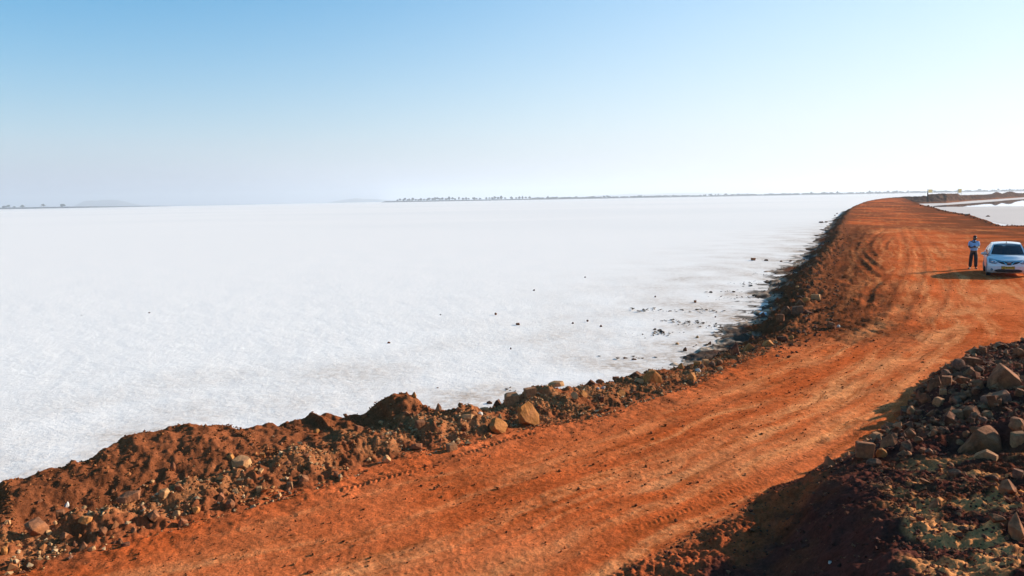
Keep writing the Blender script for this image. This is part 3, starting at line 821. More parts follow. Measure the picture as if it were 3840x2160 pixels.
# the tree line further right reads as one mass
tv, tf = [], []
u = 1996.0
while u < 4300:
    c = CROWNS[r.randrange(5)]
    w, h = r.uniform(7, 15), r.uniform(3.5, 6.5) * (1 if r.random() < .85 else 1.5)
    d = ray(u, 735); dep = D_SHORE + r.uniform(15, 50); m_ = dep / F_PX
    o_ = len(tv); sx, sz = w * m_ / 2.6, h * m_ / 1.75
    z0 = 3.0 - 1.6 * float(ss(1900, 2600, u))
    tv += [(d[0] / d[1] * dep + v.co.x * sx, dep + v.co.y * sx, z0 + v.co.z * sz - .8) for v in c.vertices]
    tf += [[o_ + k for k in p_.vertices] for p_ in c.polygons]
    u += r.uniform(2.5, 7) if r.random() < .9 else r.uniform(8, 14)
o = link('tree_line', np_mesh('tree_line', np.array(tv), np.array(tf), M_LEAF, False))
tag(o, 'long hazy line of trees on the far right shore', None, None, 'stuff')

# ------------------------------------------------------------------ two boards at the far bank
M_CREAM = plain('cream_paint', (.72, .64, .42), .7, .3, var=.12, scale=2.0)
_n, _l = M_CREAM.node_tree.nodes, M_CREAM.node_tree.links              # thin sheet: light from behind glows through
_t = _n.new('ShaderNodeBsdfTranslucent'); _t.inputs[0].default_value = (.75, .66, .40, 1)
_m = _n.new('ShaderNodeMixShader'); _m.inputs[0].default_value = .55
_l.new(_n['Principled BSDF'].outputs[0], _m.inputs[1]); _l.new(_t.outputs[0], _m.inputs[2]); _l.new(_m.outputs[0], _n['Material Output'].inputs[0])
M_MAROON = plain('maroon_paint', (.10, .018, .022), .7, .3, var=.2, scale=3.0)
M_STEEL = plain('dark_steel', (.05, .045, .05), .6, .4)
M_LEGS = plain('pale_steel', (.62, .58, .48), .6, .4)
def box_bm(b, c, s, rot=None, bev=0.0):
    q = bmesh.ops.create_cube(b, size=1.0)
    M_ = Matrix.LocRotScale(Vector(c), rot, Vector(s))
    bmesh.ops.transform(b, matrix=M_, verts=q['verts'])
    if bev:
        es = list({e for v in q['verts'] for e in v.link_edges})
        bmesh.ops.bevel(b, geom=es, offset=bev, segments=2, affect='EDGES', profile=.5)
    return q
def box(name, parent, c, s, m, bev=0.0, rot=None):
    b = bmesh.new(); box_bm(b, c, s, rot, bev)
    return link(name, bm_mesh(name, b, m), parent)
pL = bank(3478, 0.98); az = math.atan2(pL[0], pL[1]); mp_ = pL[1] / F_PX
sL = empty('sign_board', (pL[0], pL[1], pL[2] - .3), -az)
tag(sL, 'cream board beside a dark maroon post at the left end of the far bank', 'sign')
box('post', sL, (0, 0, 1.55), (.16, .16, 3.1), M_STEEL, .02)
box('plinth', sL, (.05, .0, .75), (.42, .42, 1.5), M_MAROON, .03)
box('board', sL, (.98, -.02, 2.25), (1.5, .06, 1.35), M_CREAM, .01)
box('brace', sL, (.16, -.0, 1.75), (.16, .05, .1), M_STEEL)
box('brace', sL, (.16, -.0, 2.7), (.16, .05, .1), M_STEEL)
pR = bank(3599, 0.80); az = math.atan2(pR[0], pR[1])
sR = empty('sign_board', (pR[0], pR[1], pR[2] - .5), -az)
tag(sR, 'cream board standing on three pale legs on the far bank', 'sign')
box('board', sR, (0, 0, 2.9), (1.35, .06, 1.75), M_CREAM, .01)
for x_ in (-.6, .05, .6): box('leg', sR, (x_, .045, 1.75), (.11, .06, 3.5), M_LEGS)
box('leg', sR, (-.84, .3, 2.0), (.15, .15, 3.9), M_STEEL, .02)

# ------------------------------------------------------------------ the dusty air over the lake
b = bmesh.new()
box_bm(b, (0, 6100, 98), (28600, 16000, 203.6))
mh = bpy.data.materials.new('haze'); mh.use_nodes = True
hn, hl = mh.node_tree.nodes, mh.node_tree.links
hn.remove(hn['Principled BSDF'])
pv = hn.new('ShaderNodeVolumePrincipled')
pv.inputs['Color'].default_value = (.72, .77, .84, 1); pv.inputs['Density'].default_value = 1.7e-4; pv.inputs['Anisotropy'].default_value = 0.2
hl.new(pv.outputs[0], hn['Material Output'].inputs['Volume'])
tag(link('haze', bm_mesh('haze', b, mh)), 'thin pale dust haze over the lake', None, None, 'stuff')

# ------------------------------------------------------------------ stones
def rock_material(name, c, dust=0.0, var=.28):
    m, n, l, p = mat(name)
    oi = n.new('ShaderNodeObjectInfo'); tc = n.new('ShaderNodeTexCoord')
    def noise(sc, det=5.0, rough=.65):
        q = N(n, 'ShaderNodeTexNoise', Scale=sc, Detail=det, Roughness=rough); l.new(tc.outputs['Object'], q.inputs['Vector']); return q.outputs[0]
    n1, n2 = noise(5.0), noise(26.0, 4.0, .7)
    f = math_node(n, l, 'MULTIPLY', ramp(n, l, n1, .3, .7, 1 - var, 1 + var), ramp(n, l, n2, .3, .7, .82, 1.18))
    f = math_node(n, l, 'MULTIPLY', f, math_node(n, l, 'MULTIPLY_ADD', oi.outputs['Random'], .36, .82))
    k = n.new('ShaderNodeCombineColor')
    for i in range(3): l.new(f, k.inputs[i])
    base = mix_col(n, l, 'MIX', ramp(n, l, noise(2.2), .45, .70, 0, .55), (*c, 1), (.30, .105, .035, 1))
    ge = n.new('ShaderNodeNewGeometry'); sz_ = n.new('ShaderNodeSeparateXYZ'); l.new(ge.outputs['Normal'], sz_.inputs[0])
    du = math_node(n, l, 'MULTIPLY', ramp(n, l, sz_.outputs[2], .25, .9), ramp(n, l, n1, .35, .65, .15, .75))     # dust settled on the tops
    base = mix_col(n, l, 'MIX', du, base, (.34, .135, .062, 1))
    l.new(mix_col(n, l, 'MULTIPLY', 1.0, base, k.outputs[0]), p.inputs['Base Color'])
    p.inputs['Roughness'].default_value = .9; p.inputs['Specular IOR Level'].default_value = .05
    h = math_node(n, l, 'ADD', n1, math_node(n, l, 'MULTIPLY', n2, .35))
    b = N(n, 'ShaderNodeBump', Strength=.8, Distance=.025); l.new(h, b.inputs['Height']); l.new(b.outputs[0], p.inputs['Normal'])
    return m
ROCK = {'o': rock_material('orange_stone', (.44, .175, .05)), 'p': rock_material('pale_sandstone', (.48, .26, .115)), 'b': rock_material('brown_stone', (.22, .088, .043)),
        'g': rock_material('grey_stone', (.165, .085, .058)), 't': rock_material('tan_stone', (.30, .155, .075)), 'w': rock_material('white_stone', (.66, .60, .52), var=.15), 'd': rock_material('dark_stone', (.095, .042, .028)),
        'r': rock_material('red_stone', (.22, .078, .038))}

SHAPES = {  # hull points in a unit box: how each kind of stone is cut
    'block': lambda r: [(sx * r.uniform(.34, .5), sy * r.uniform(.34, .5), sz * r.uniform(.34, .5)) for sx in (-1, 1) for sy in (-1, 1) for sz in (-1, 1)] + [(r.uniform(-.5, .5), r.uniform(-.45, .45), r.uniform(.38, .5)) for _ in range(3)],
    'slab': lambda r: [(math.cos(a_) * .5 * r.uniform(.8, 1), sy * .5 * r.uniform(.7, 1), math.sin(a_) * .5 * r.uniform(.8, 1)) for a_ in [i * 6.283 / 8 + r.uniform(-.2, .2) for i in range(8)] for sy in (-1, 1)],
    'flat': lambda r: [(math.cos(a_) * .5 * r.uniform(.75, 1), math.sin(a_) * .5 * r.uniform(.75, 1), sz * .5 * r.uniform(.6, 1)) for a_ in [i * 6.283 / 8 + r.uniform(-.25, .25) for i in range(8)] for sz in (-1, 1)],
    'point': lambda r: [(sx * r.uniform(.36, .5), sy * r.uniform(.36, .5), -.5) for sx in (-1, 1) for sy in (-1, 1)] + [(r.uniform(-.12, .3), r.uniform(-.15, .15), .5), (r.uniform(0, .25), r.uniform(-.1, .1), .42), (-.4, 0, r.uniform(-.2, .1)), (.42, .1, r.uniform(-.1, .25))],
    'round': lambda r: [tuple(Vector((r.gauss(0, 1), r.gauss(0, 1), r.gauss(0, 1))).normalized() * .5 * r.uniform(.88, 1)) for _ in range(30)],
    'wedge': lambda r: [(-.5, sy * .45, -.5) for sy in (-1, 1)] + [(.5, sy * .4, -.5) for sy in (-1, 1)] + [(r.uniform(-.1, .2), sy * r.uniform(.3, .45), .5) for sy in (-1, 1)] + [(.48, sy * .38, r.uniform(-.1, .15)) for sy in (-1, 1)] + [(-.42, 0, r.uniform(-.3, 0))],
    'lump': lambda r: [tuple(Vector((r.gauss(0, 1), r.gauss(0, 1), r.gauss(0, 1))).normalized() * .5 * r.uniform(.72, 1)) for _ in range(17)],
}
def rock_mesh(shape, dims, seed, m, worn=.035):
    r = random.Random(seed); b = bmesh.new()
    P_ = SHAPES[shape](r)
    if shape in ('block', 'flat', 'wedge', 'slab'):                    # knock the corners off unevenly
        P_ = [tuple(c * r.uniform(.80, 1.0) for c in q) if r.random() < .6 else q for q in P_]
        P_ += [tuple(Vector((r.gauss(0, 1), r.gauss(0, 1), r.gauss(0, 1))).normalized() * r.uniform(.40, .50)) for _ in range(7)]
    if shape == 'flat': P_ = [(q[0] * (1 - .35 * max(0, q[2])), q[1] * (1 - .3 * max(0, q[2])), q[2] * (.8 + .35 * q[0])) for q in P_]
    for q in P_: b.verts.new((q[0] * dims[0], q[1] * dims[1], q[2] * dims[2]))
    h = bmesh.ops.convex_hull(b, input=b.verts[:])
    junk = list({g for g in h['geom_interior'] if isinstance(g, bmesh.types.BMVert)} | {v for v in b.verts if not v.link_faces})
    bmesh.ops.delete(b, geom=junk, context='VERTS')
    bmesh.ops.dissolve_limit(b, angle_limit=.12, verts=b.verts[:], edges=b.edges[:])
    if worn:
        bmesh.ops.bevel(b, geom=b.edges[:], offset=worn * min(dims), segments=1, affect='EDGES', clamp_overlap=True)
    big = max(dims) > .22
    if big:
        bmesh.ops.triangulate(b, faces=b.faces[:])
        bmesh.ops.subdivide_edges(b, edges=[e for e in b.edges if e.calc_length() > .12 * max(dims)], cuts=2 if max(dims) > .45 else 1, use_grid_fill=True)
        b.normal_update()
        sd = r.uniform(0, 90)
        for v in b.verts:
            c = v.co
            k = float(fbm(np.array(c.x * 3 + sd + c.z), np.array(c.y * 3 + c.z * 2.3), 3, seed % 97))
            v.co = c + v.normal * k * .045 * max(dims)
    return bm_mesh('stone', b, m)

ROCK_N = [0]
def stone(u, v, w, h, shape, colr, label=None, group=None, depth=None, tilt=(0, 0), yaw=0.0, sink=.24, name='stone', mesh=None):
    """a stone w x h photograph pixels in size lying on the ground where the line of sight meets it"""
    ROCK_N[0] += 1
    p, mpp, az = on_land(u, v + .32 * h)
    sx, sz = w * mpp * math.cos(az) * 1.02, h * mpp * 1.08
    sy = depth if depth else max(.6 * sx, min(sx, sz) * .9)
    if shape == 'slab': sy = .35 * min(sx, sz)
    r = random.Random(ROCK_N[0] * 13)
    me = rock_mesh(shape, (sx, sy, sz), ROCK_N[0] * 7 + 1, ROCK[colr])
    o = link(name, me)
    back = np.array([math.sin(az), math.cos(az)]) * sy * .35
    o.location = (p[0] + back[0], p[1] + back[1], p[2] + sz * (.5 - sink))
    o.rotation_euler = (math.radians(tilt[0]), math.radians(tilt[1] + r.uniform(-5, 5)), -az + math.radians(yaw + r.uniform(-8, 8)))
    return tag(o, label, 'boulder' if max(sx, sz) > .7 else 'stone', group)

STONES = [
 # the rubble strip left of the road, from the far end of the strip to the near left corner
 (1978, 1558, 108, 104, 'slab', 'o', 'big orange stone slab leaning beside the road with its flat face lit', dict(tilt=(-24, 8), yaw=38, sink=.2)),
 (1872, 1600, 82, 70, 'slab', 'o', 'orange wedge shaped slab left of the biggest leaning slab by the road', dict(tilt=(-30, 18), yaw=36)),
 (1919, 1503, 56, 52, 'block', 't', 'square sandstone block on the berm crest above the big orange slab', dict(yaw=20)),
 (1865, 1514, 33, 27, 'wedge', 'd', 'dark wedge of stone left of the square sandstone block', {}),
 (1986, 1477, 46, 34, 'block', 't', 'tan block with a pale facet on the crest knob right of the square block', dict(yaw=25)),
 (1644, 1534, 28, 46, 'point', 'b', 'upright pointed slab standing alone on the berm skyline', {}),
 (1553, 1485, 20, 28, 'point', 'o', 'small orange stone poking from the right shoulder of the conical mound', {}),
 (1720, 1542, 36, 20, 'wedge', 'b', 'low brown wedge on the skyline right of the upright pointed slab', {}),
 (1815, 1539, 42, 20, 'flat', 'p', 'flat tan slab lying on the skyline left of the dark wedge', {}),
 (1753, 1568, 64, 22, 'flat', 'p', 'long pale flat stone below the skyline in the rubble strip', dict(tilt=(-14, 6))),
 (1801, 1554, 28, 17, 'lump', 'w', 'mottled white lump of stone just below the flat tan slab', {}),
 (1577, 1601, 36, 36, 'block', 'b', 'brown block with a pale right face below the conical mound', dict(yaw=20)),
 (1694, 1682, 44, 32, 'block', 't', 'pale cut block at the road edge casting a long shadow left', dict(yaw=30)),
 (1813, 1644, 22, 20, 'point', 'o', 'small triangular orange chip at the foot of the berm left of the slabs', {}),
 (1740, 1632, 28, 26, 'lump', 'b', 'rounded brown stone midway down the berm above the pale cut block', {}),
 (1450, 1728, 40, 38, 'lump', 'p', 'buff lump at the road edge below the conical mound', {}),
 (1562, 1678, 62, 30, 'flat', 'r', 'flat reddish slab of hardened earth half buried low in the berm', dict(tilt=(-20, 0))),
 (1872, 1564, 20, 22, 'point', 'p', 'little pale upright chip between the square block and the orange wedge', {}),
 (2155, 1487, 30, 36, 'slab', 'p', 'pale yellow slab leaning on the berm face, left one of a pair', dict(tilt=(-28, -10), yaw=26)),
 (2188, 1480, 36, 34, 'slab', 'o', 'orange splinter slab leaning right of the pale yellow slab', dict(tilt=(-34, 30), yaw=24)),
 (2085, 1447, 72, 22, 'flat', 'p', 'flat tan boulder lying on the salt just behind the berm', dict(sink=.1)),
 (1520, 1554, 36, 20, 'wedge', 'r', 'reddish wedge on the front of the conical mound', {}),
 (1506, 1600, 30, 26, 'lump', 'b', 'brown lump under the reddish wedge on the conical mound', {}),
 (909, 1745, 98, 46, 'flat', 'p', 'large smooth pale boulder lying in the hollow behind the rubble', dict(sink=.22, depth=.34)),
 (985, 1711, 24, 22, 'block', 'o', 'small bright orange block behind the large smooth pale boulder', {}),
 (1149, 1711, 27, 26, 'lump', 'r', 'pinkish stone at the right end of the earthy hollow', {}),
 (1137, 1801, 52, 42, 'lump', 'b', 'rounded brown stone at the bottom of the berm below the hollow', {}),
 (1261, 1783, 32, 26, 'lump', 'r', 'dark reddish stone at the berm foot right of the rounded brown one', {}),
 (1087, 1826, 28, 30, 'block', 't', 'small buff block at the very foot of the berm by the road dust', {}),
 (864, 1894, 40, 46, 'round', 'b', 'smooth egg shaped brown stone at the road edge', {}),
 (826, 1868, 33, 30, 'wedge', 'r', 'reddish wedge just above the smooth egg shaped stone', {}),
 (736, 1919, 42, 36, 'lump', 'o', 'rounded orange cobble at the road edge left of the egg shaped stone', {}),
 (662, 1935, 42, 34, 'lump', 'p', 'knobbly tan cobble touching the road dust left of the orange cobble', {}),
 (1187, 1621, 30, 22, 'lump', 'o', 'pinkish orange stone high on the broad brown mound', {}),
 (1295, 1559, 26, 16, 'lump', 'b', 'small stone on the skyline left of the conical mound', {}),
 (680, 1835, 64, 34, 'lump', 'b', 'big clod of brown earth in the middle of the rubble strip', {}),
 (972, 1838, 24, 20, 'block', 'p', 'pale chip of stone under the large smooth boulder', {}),
 (1382, 1730, 26, 20, 'lump', 'p', 'small pale stone at the berm foot below the conical mound, left of the buff lump', {}),
 (649, 1757, 26, 48, 'lump', 'r', 'tall reddish clod on the slope left of the large pale boulder', {}),
 (141, 1995, 128, 84, 'lump', 'b', 'big brown boulder near the lower left corner casting a broad shadow', dict(depth=.45, sink=.25)),
 (326, 1960, 70, 44, 'flat', 'o', 'smooth elongated orange stone right of the big corner boulder', dict(tilt=(-10, 24))),
 (482, 1877, 116, 38, 'flat', 'b', 'long low brown rock lying along the top of the rubble on the left', dict(sink=.15)),
 (616, 1858, 56, 54, 'lump', 'p', 'lumpy sand coloured clod standing up in the left rubble', {}),
 (581, 1942, 64, 54, 'lump', 'b', 'dark brown boulder shaped clod low in the left rubble', {}),
 (686, 1963, 44, 34, 'wedge', 'r', 'reddish brown wedge at the road edge in front of the knobbly cobble', {}),
 (229, 1935, 42, 34, 'block', 'b', 'brown block behind the big corner boulder', {}),
 (253, 1898, 24, 24, 'point', 'w', 'small pale pointed stone on the dark slope above the corner boulder', {}),
 (18, 2072, 32, 44, 'round', 'o', 'upright rounded orange stone at the far left edge of the view', {}),
 (313, 2051, 42, 34, 'point', 'b', 'brown pointed stone at the road edge right of the corner boulder', {}),
 (345, 2062, 36, 20, 'flat', 'p', 'flat pale stone in front of the brown pointed stone', {}),
 (282, 2046, 32, 24, 'lump', 'r', 'small reddish lump left of the brown pointed stone', {}),
 (264, 2093, 28, 20, 'lump', 'g', 'small greyish stone lying out on the road edge in the left corner', {}),
 (535, 1910, 34, 30, 'lump', 'r', 'reddish lump under the long low rock', {}),
 (500, 1995, 30, 32, 'lump', 'b', 'small upright brown stone near the road below the long low rock', {}),
 (243, 2018, 48, 34, 'lump', 'b', 'earthy brown lump between the corner boulder and the orange stone', {}),
 (472, 2046, 48, 20, 'flat', 'd', 'flat dark flake lying on the road edge on the left', {}),
 (151, 1889, 36, 24, 'lump', 'r', 'reddish clod on the shaded slope at the far left', {}),
 (387, 1998, 42, 46, 'lump', 'b', 'brown lump low in the rubble right of the orange elongated stone', {}),
 (208, 1968, 26, 24, 'lump', 'p', 'tan lump touching the top of the corner boulder', {}),
 (2441, 1415, 80, 54, 'wedge', 'o', 'big wedge of banded orange rock breaking the berm skyline', dict(yaw=28, depth=.3)),
 (2385, 1409, 66, 26, 'wedge', 'd', 'dark slab running down to the left of the banded orange wedge', dict(yaw=-10)),
 (2400, 1434, 38, 22, 'flat', 'p', 'tan flake lying at the foot of the banded orange wedge', dict(tilt=(-20, 12))),
 (2250, 1433, 36, 24, 'lump', 'b', 'rounded brown stone on the skyline, right of two', {}),
 (2214, 1437, 38, 20, 'wedge', 'd', 'dark wedge on the skyline left of a rounded brown stone', {}),
 (2262, 1455, 20, 14, 'round', 'w', 'small white pebble on the berm below the rounded skyline stone', {}),
 (2243, 1457, 12, 11, 'round', 'w', 'tiny white pebble touching a larger white one', {}),
 (2552, 1372, 24, 24, 'point', 'o', 'small orange pointed stone left end of a row of stones', {}),
 (2580, 1380, 32, 20, 'lump', 'd', 'dark rounded stone second in the row along the berm crest', {}),
 (2615, 1366, 32, 22, 'block', 'o', 'orange block in the middle of the row along the berm crest', {}),
 (2646, 1362, 26, 26, 'block', 'p', 'pale split stone next to the round grey one', dict(yaw=30)),
 (2670, 1369, 28, 26, 'round', 'g', 'round grey cobble in the row along the berm crest', {}),
 (2632, 1376, 18, 17, 'round', 'g', 'small grey pebble below the pale split stone', {}),
 (2616, 1390, 30, 22, 'lump', 'w', 'whitish lump in front of the row on the berm crest', {}),
 (2700, 1382, 26, 20, 'slab', 'p', 'pale triangular chip right of the round grey cobble', dict(tilt=(-30, 0), yaw=30)),
 (2310, 1421, 28, 15, 'block', 'b', 'little brown block on the skyline left of the dark slab', {}),
 (2254, 1501, 26, 24, 'block', 'd', 'dark block set in the berm face near the road', {}),
 (2330, 1476, 40, 32, 'slab', 'o', 'orange face of rock set in the berm above the road', dict(tilt=(-30, 20), yaw=26)),
 (2372, 1470, 30, 20, 'lump', 'd', 'dark lump beside the orange rock face in the berm', {}),
 (2754, 1319, 38, 50, 'point', 'd', 'tall dark upright rock with a pale right face at the bend', dict(sink=.1)),
 (2806, 1307, 50, 30, 'wedge', 'o', 'orange topped wedge right of the tall dark upright rock', dict(yaw=15)),
 (2838, 1306, 20, 18, 'lump', 'r', 'reddish stone right of the orange topped wedge', {}),
 (2880, 1290, 48, 28, 'wedge', 'o', 'low orange wedge by the road edge at the bend', {}),
 (2935, 1273, 52, 30, 'lump', 'd', 'dark boulder by the road edge right of the low orange wedge', {}),
 (2966, 1267, 26, 22, 'round', 'o', 'rounded orange stone leaning on the dark boulder at the bend', {}),
 (2927, 1200, 34, 30, 'block', 'r', 'reddish block alone on the muddy slope', {}),
 (2988, 1167, 50, 34, 'block', 'g', 'large grey brown block in the second line of rocks on the shore slope', {}),
 (2946, 1167, 40, 32, 'wedge', 'd', 'dark triangular rock left of the large grey brown block', {}),
 (2998, 1140, 40, 28, 'wedge', 'd', 'dark rock behind the large grey brown block', {}),
 (3024, 1128, 34, 26, 'round', 'o', 'rounded orange rock in the second line of rocks', {}),
 (3059, 1117, 38, 26, 'block', 'p', 'tan topped rock at the upper end of the second line of rocks', {}),
 (3144, 1225, 14, 13, 'round', 'w', 'single white stone at the road edge below the churned earth', {}),
 (3036, 1000, 28, 20, 'lump', 'd', 'dark rock on the shore slope beyond the bend', {}),
 (3110, 1222, 60, 36, 'lump', 'b', 'smooth hump of brown earth beside the white stone', {}),
 (2990, 1076, 16, 12, 'lump', 'p', 'small tan stone on the dark slope above the line of rocks', {}),
 # the rubble mound on the right
 (3683, 1315, 34, 28, 'block', 'b', 'brown block perched at the far tip of the rubble mound', {}),
 (3647, 1361, 74, 40, 'block', 'b', 'broad flat topped block behind the front of the rubble mound', dict(yaw=10)),
 (3757, 1425, 145, 100, 'wedge', 'b', 'giant angular boulder with a lit right edge on the rubble mound', dict(depth=.5, yaw=8)),
 (3729, 1500, 158, 52, 'flat', 'g', 'long grey slab lying below the giant angular boulder', dict(tilt=(0, -14), depth=.35)),
 (3506, 1438, 62, 56, 'point', 'b', 'pointed brown boulder at the road edge of the rubble mound', {}),
 (3550, 1434, 44, 48, 'block', 'b', 'dark brown block pressed against the pointed boulder', {}),
 (3611, 1434, 84, 48, 'lump', 'b', 'rounded brown boulder with a sunlit crown in the rubble', dict(depth=.35)),
 (3633, 1398, 54, 36, 'wedge', 'b', 'sharp brown wedge above the rounded sunlit boulder', {}),
 (3590, 1379, 28, 26, 'lump', 'r', 'small reddish stone at the edge of the rubble left of the sharp wedge', {}),
 (3566, 1396, 58, 20, 'flat', 'b', 'thin flat slab jutting over the road edge', {}),
 (3402, 1553, 58, 26, 'block', 'd', 'dark block lying out on the road with a lit rim', {}),
 (3447, 1549, 44, 26, 'flat', 'd', 'flat dark stone behind the block with a lit rim', {}),
 (3366, 1591, 27, 18, 'wedge', 't', 'small pale stone lying alone on the road beside the rubble', {}),
 (3332, 1656, 72, 56, 'point', 'b', 'peaked brown boulder at the road edge', {}),
 (3242, 1700, 76, 60, 'block', 'b', 'square brown block standing on the road edge with a long shadow', dict(yaw=5, sink=.08)),
 (3304, 1702, 50, 50, 'slab', 'o', 'upright orange slab leaning on the square brown block', dict(yaw=10)),
 (3673, 1663, 182, 106, 'wedge', 'b', 'huge flat faced boulder in the middle of the rubble mound', dict(depth=.45, yaw=-4)),
 (3694, 1708, 92, 32, 'wedge', 't', 'tan shard in front of the huge flat faced boulder', {}),
 (3812, 1604, 84, 84, 'lump', 'b', 'brown boulder at the right edge of the view above the buff ribbed one', dict(depth=.4)),
 (3815, 1656, 64, 62, 'block', 't', 'buff ribbed rock at the right edge of the view', dict(yaw=25)),
 (3596, 1494, 74, 42, 'lump', 'd', 'dark boulder in the shaded rubble below the rounded sunlit one', {}),
 (3537, 1471, 34, 22, 'block', 't', 'small sunlit stone below the pointed boulder', {}),
 (3560, 1545, 60, 40, 'lump', 'r', 'dull red boulder in the shaded rubble', {}),
 (3500, 1580, 54, 36, 'lump', 'd', 'dark grey boulder low in the shaded rubble', {}),
 (3620, 1540, 80, 40, 'flat', 'd', 'slanting dark slab under the dark boulder', dict(tilt=(0, -18))),
 (3776, 1837, 78, 70, 'round', 'b', 'smooth rounded boulder with a bright facet in the shaded hollow', {}),
 (3723, 1801, 72, 38, 'lump', 'd', 'dark boulder left of the smooth one in the shaded hollow', {}),
 (3580, 1776, 54, 34, 'round', 'g', 'rounded grey stone on the sandy top of the mound', {}),
 (3733, 1952, 98, 42, 'lump', 'b', 'broad brown stone bedded in pale sand on the mound', {}),
 (3808, 1990, 96, 116, 'lump', 'b', 'big brown boulder at the lower right edge of the view', dict(depth=.3)),
 (3615, 1994, 60, 36, 'lump', 'd', 'dark stone half buried in the sandy mound top', {}),
 (3503, 1890, 44, 38, 'point', 'b', 'pointed stone on the ridge of the mound casting shade left', {}),
 (3276, 1738, 64, 32, 'round', 'g', 'rounded grey cobble at the foot of the mound under the square block', {}),
 (3111, 2111, 14, 13, 'block', 'w', 'tiny pale chip on the dark slope of the mound', {}),
 (3816, 1780, 44, 40, 'block', 'g', 'pale topped block at the right edge above the smooth rounded boulder', {}),
 (3518, 1764, 34, 20, 'lump', 'd', 'dark pebble lump at the top of the pale sandy patch', {}),
 (3470, 1806, 62, 30, 'lump', 'b', 'low brown stone below the pale sandy patch', {}),
]
for (u, v, w, h, shp, cl, lab, kw) in STONES:
    stone(u, v, w, h, shp, cl, lab, None, **kw)

# stones lying out on the salt: (pixel, size) - each told apart by where it lies
SALT_ST = [(1942, 1217, 15, 9, 'block', 'b', 'small brown brick shaped stone alone on the open salt'), (2203, 1205, 13, 9, 'lump', 'd', 'dark stone on the salt, left of a smaller one'),
 (2253, 1223, 11, 8, 'point', 'd', 'dark peaked pebble on the salt right of the larger dark stone'), (2148, 1212, 9, 6, 'point', 'd', 'little dark chip on the salt left of the larger dark stone'),
 (2607, 1132, 12, 10, 'block', 'r', 'cube shaped brown stone on the salt near the muddy shore'), (2683, 1190, 9, 7, 'lump', 'd', 'dark pebble on the salt just off the mud tongue'),
 (2457, 1113, 7, 7, 'point', 'd', 'tiny dark upright pebble on the open salt left of the cube shaped stone'), (2194, 1040, 8, 5, 'point', 'd', 'tiny dark chip far out on the middle of the salt'),
 (2002, 1089, 9, 6, 'point', 'd', 'small dark chip on the salt above the brick shaped stone'), (1859, 1179, 10, 10, 'round', 'b', 'small tan topped cobble alone on the salt'),
 (1652, 1181, 7, 4, 'lump', 'd', 'dark speck of stone left of the tan topped cobble'), (2488, 1247, 12, 9, 'lump', 'd', 'dark stone among mud flakes on the salt'),
 (2568, 1312, 17, 16, 'point', 'd', 'largest pointed dark stone on the salt near the berm'), (2539, 1291, 14, 9, 'wedge', 'p', 'small tan stone on the salt above the largest pointed one'),
 (2614, 1266, 14, 11, 'point', 'p', 'tan pointed stone on the salt near the mud'), (2661, 1288, 14, 11, 'point', 'd', 'dark triangular stone on the salt beside the brown stained shore'),
 (2343, 1344, 16, 8, 'lump', 'b', 'low brown stone on the stained salt, left of a pair'), (2377, 1350, 22, 7, 'flat', 'd', 'low dark flat stone on the stained salt, right of a pair'),
 (1915, 1307, 6, 7, 'point', 'd', 'tiny dark spike on the salt above the square block'), (1458, 1286, 12, 7, 'wedge', 'r', 'reddish stone alone on the salt above the conical mound'),
 (1641, 1456, 10, 3, 'flat', 'd', 'thin dark flake on the salt right of the conical mound'), (1835, 1512, 22, 11, 'wedge', 'd', 'dark stone on the salt just behind the berm near the dark wedge'),
 (2824, 974, 20, 10, 'block', 'b', 'leftmost and largest brown block of the far row of stones on the salt'), (2873, 976, 16, 8, 'wedge', 'd', 'second dark stone from the left in the far row on the salt'),
 (2929, 980, 14, 6, 'lump', 'd', 'third low dark stone in the far row on the salt'), (2963, 980, 16, 7, 'lump', 'd', 'stone of the far row that lies nearest the shore'),
 (3078, 834, 22, 7, 'flat', 'd', 'long dark rock on the salt at the far shore point'), (3098, 833, 18, 6, 'lump', 'd', 'dark rock joining the far shore point to the salt'),
 (3139, 801, 9, 5, 'lump', 'd', 'upper small dark rock off the far causeway shore'), (3131, 808, 10, 4, 'lump', 'd', 'lower small dark rock off the far causeway shore'),
 (560, 1173, 9, 4, 'lump', 'd', 'dark speck of stone on the open salt at the left, right of two'), (306, 1184, 6, 3, 'lump', 'd', 'leftmost dark speck of stone on the open salt'),
 (3704, 811, 18, 6, 'wedge', 'd', 'dark lump of rock lying in the pale pond'), (3628, 806, 24, 7, 'flat', 'g', 'pale grey slab at the edge of the pond')]
for (u, v, w, h, shp, cl, lab) in SALT_ST:
    stone(u, v, w, h, shp, cl, lab, None, sink=.1)

# stones along the pond edge of the causeway
r = random.Random(21)
for i in range(34):
    f = i / 33 + r.uniform(-.01, .01)
    u = 3455 + f * 385; v = np.interp(u, [q[0] for q in R_PX[::-1]], [q[1] for q in R_PX[::-1]]) + r.uniform(-1.5, 3)
    stone(u, v, r.uniform(7, 15), r.uniform(5, 9), 'lump', r.choice('dbdd'), 'small dark stone in the line along the pond edge', 'stones along the pond edge', sink=.2)

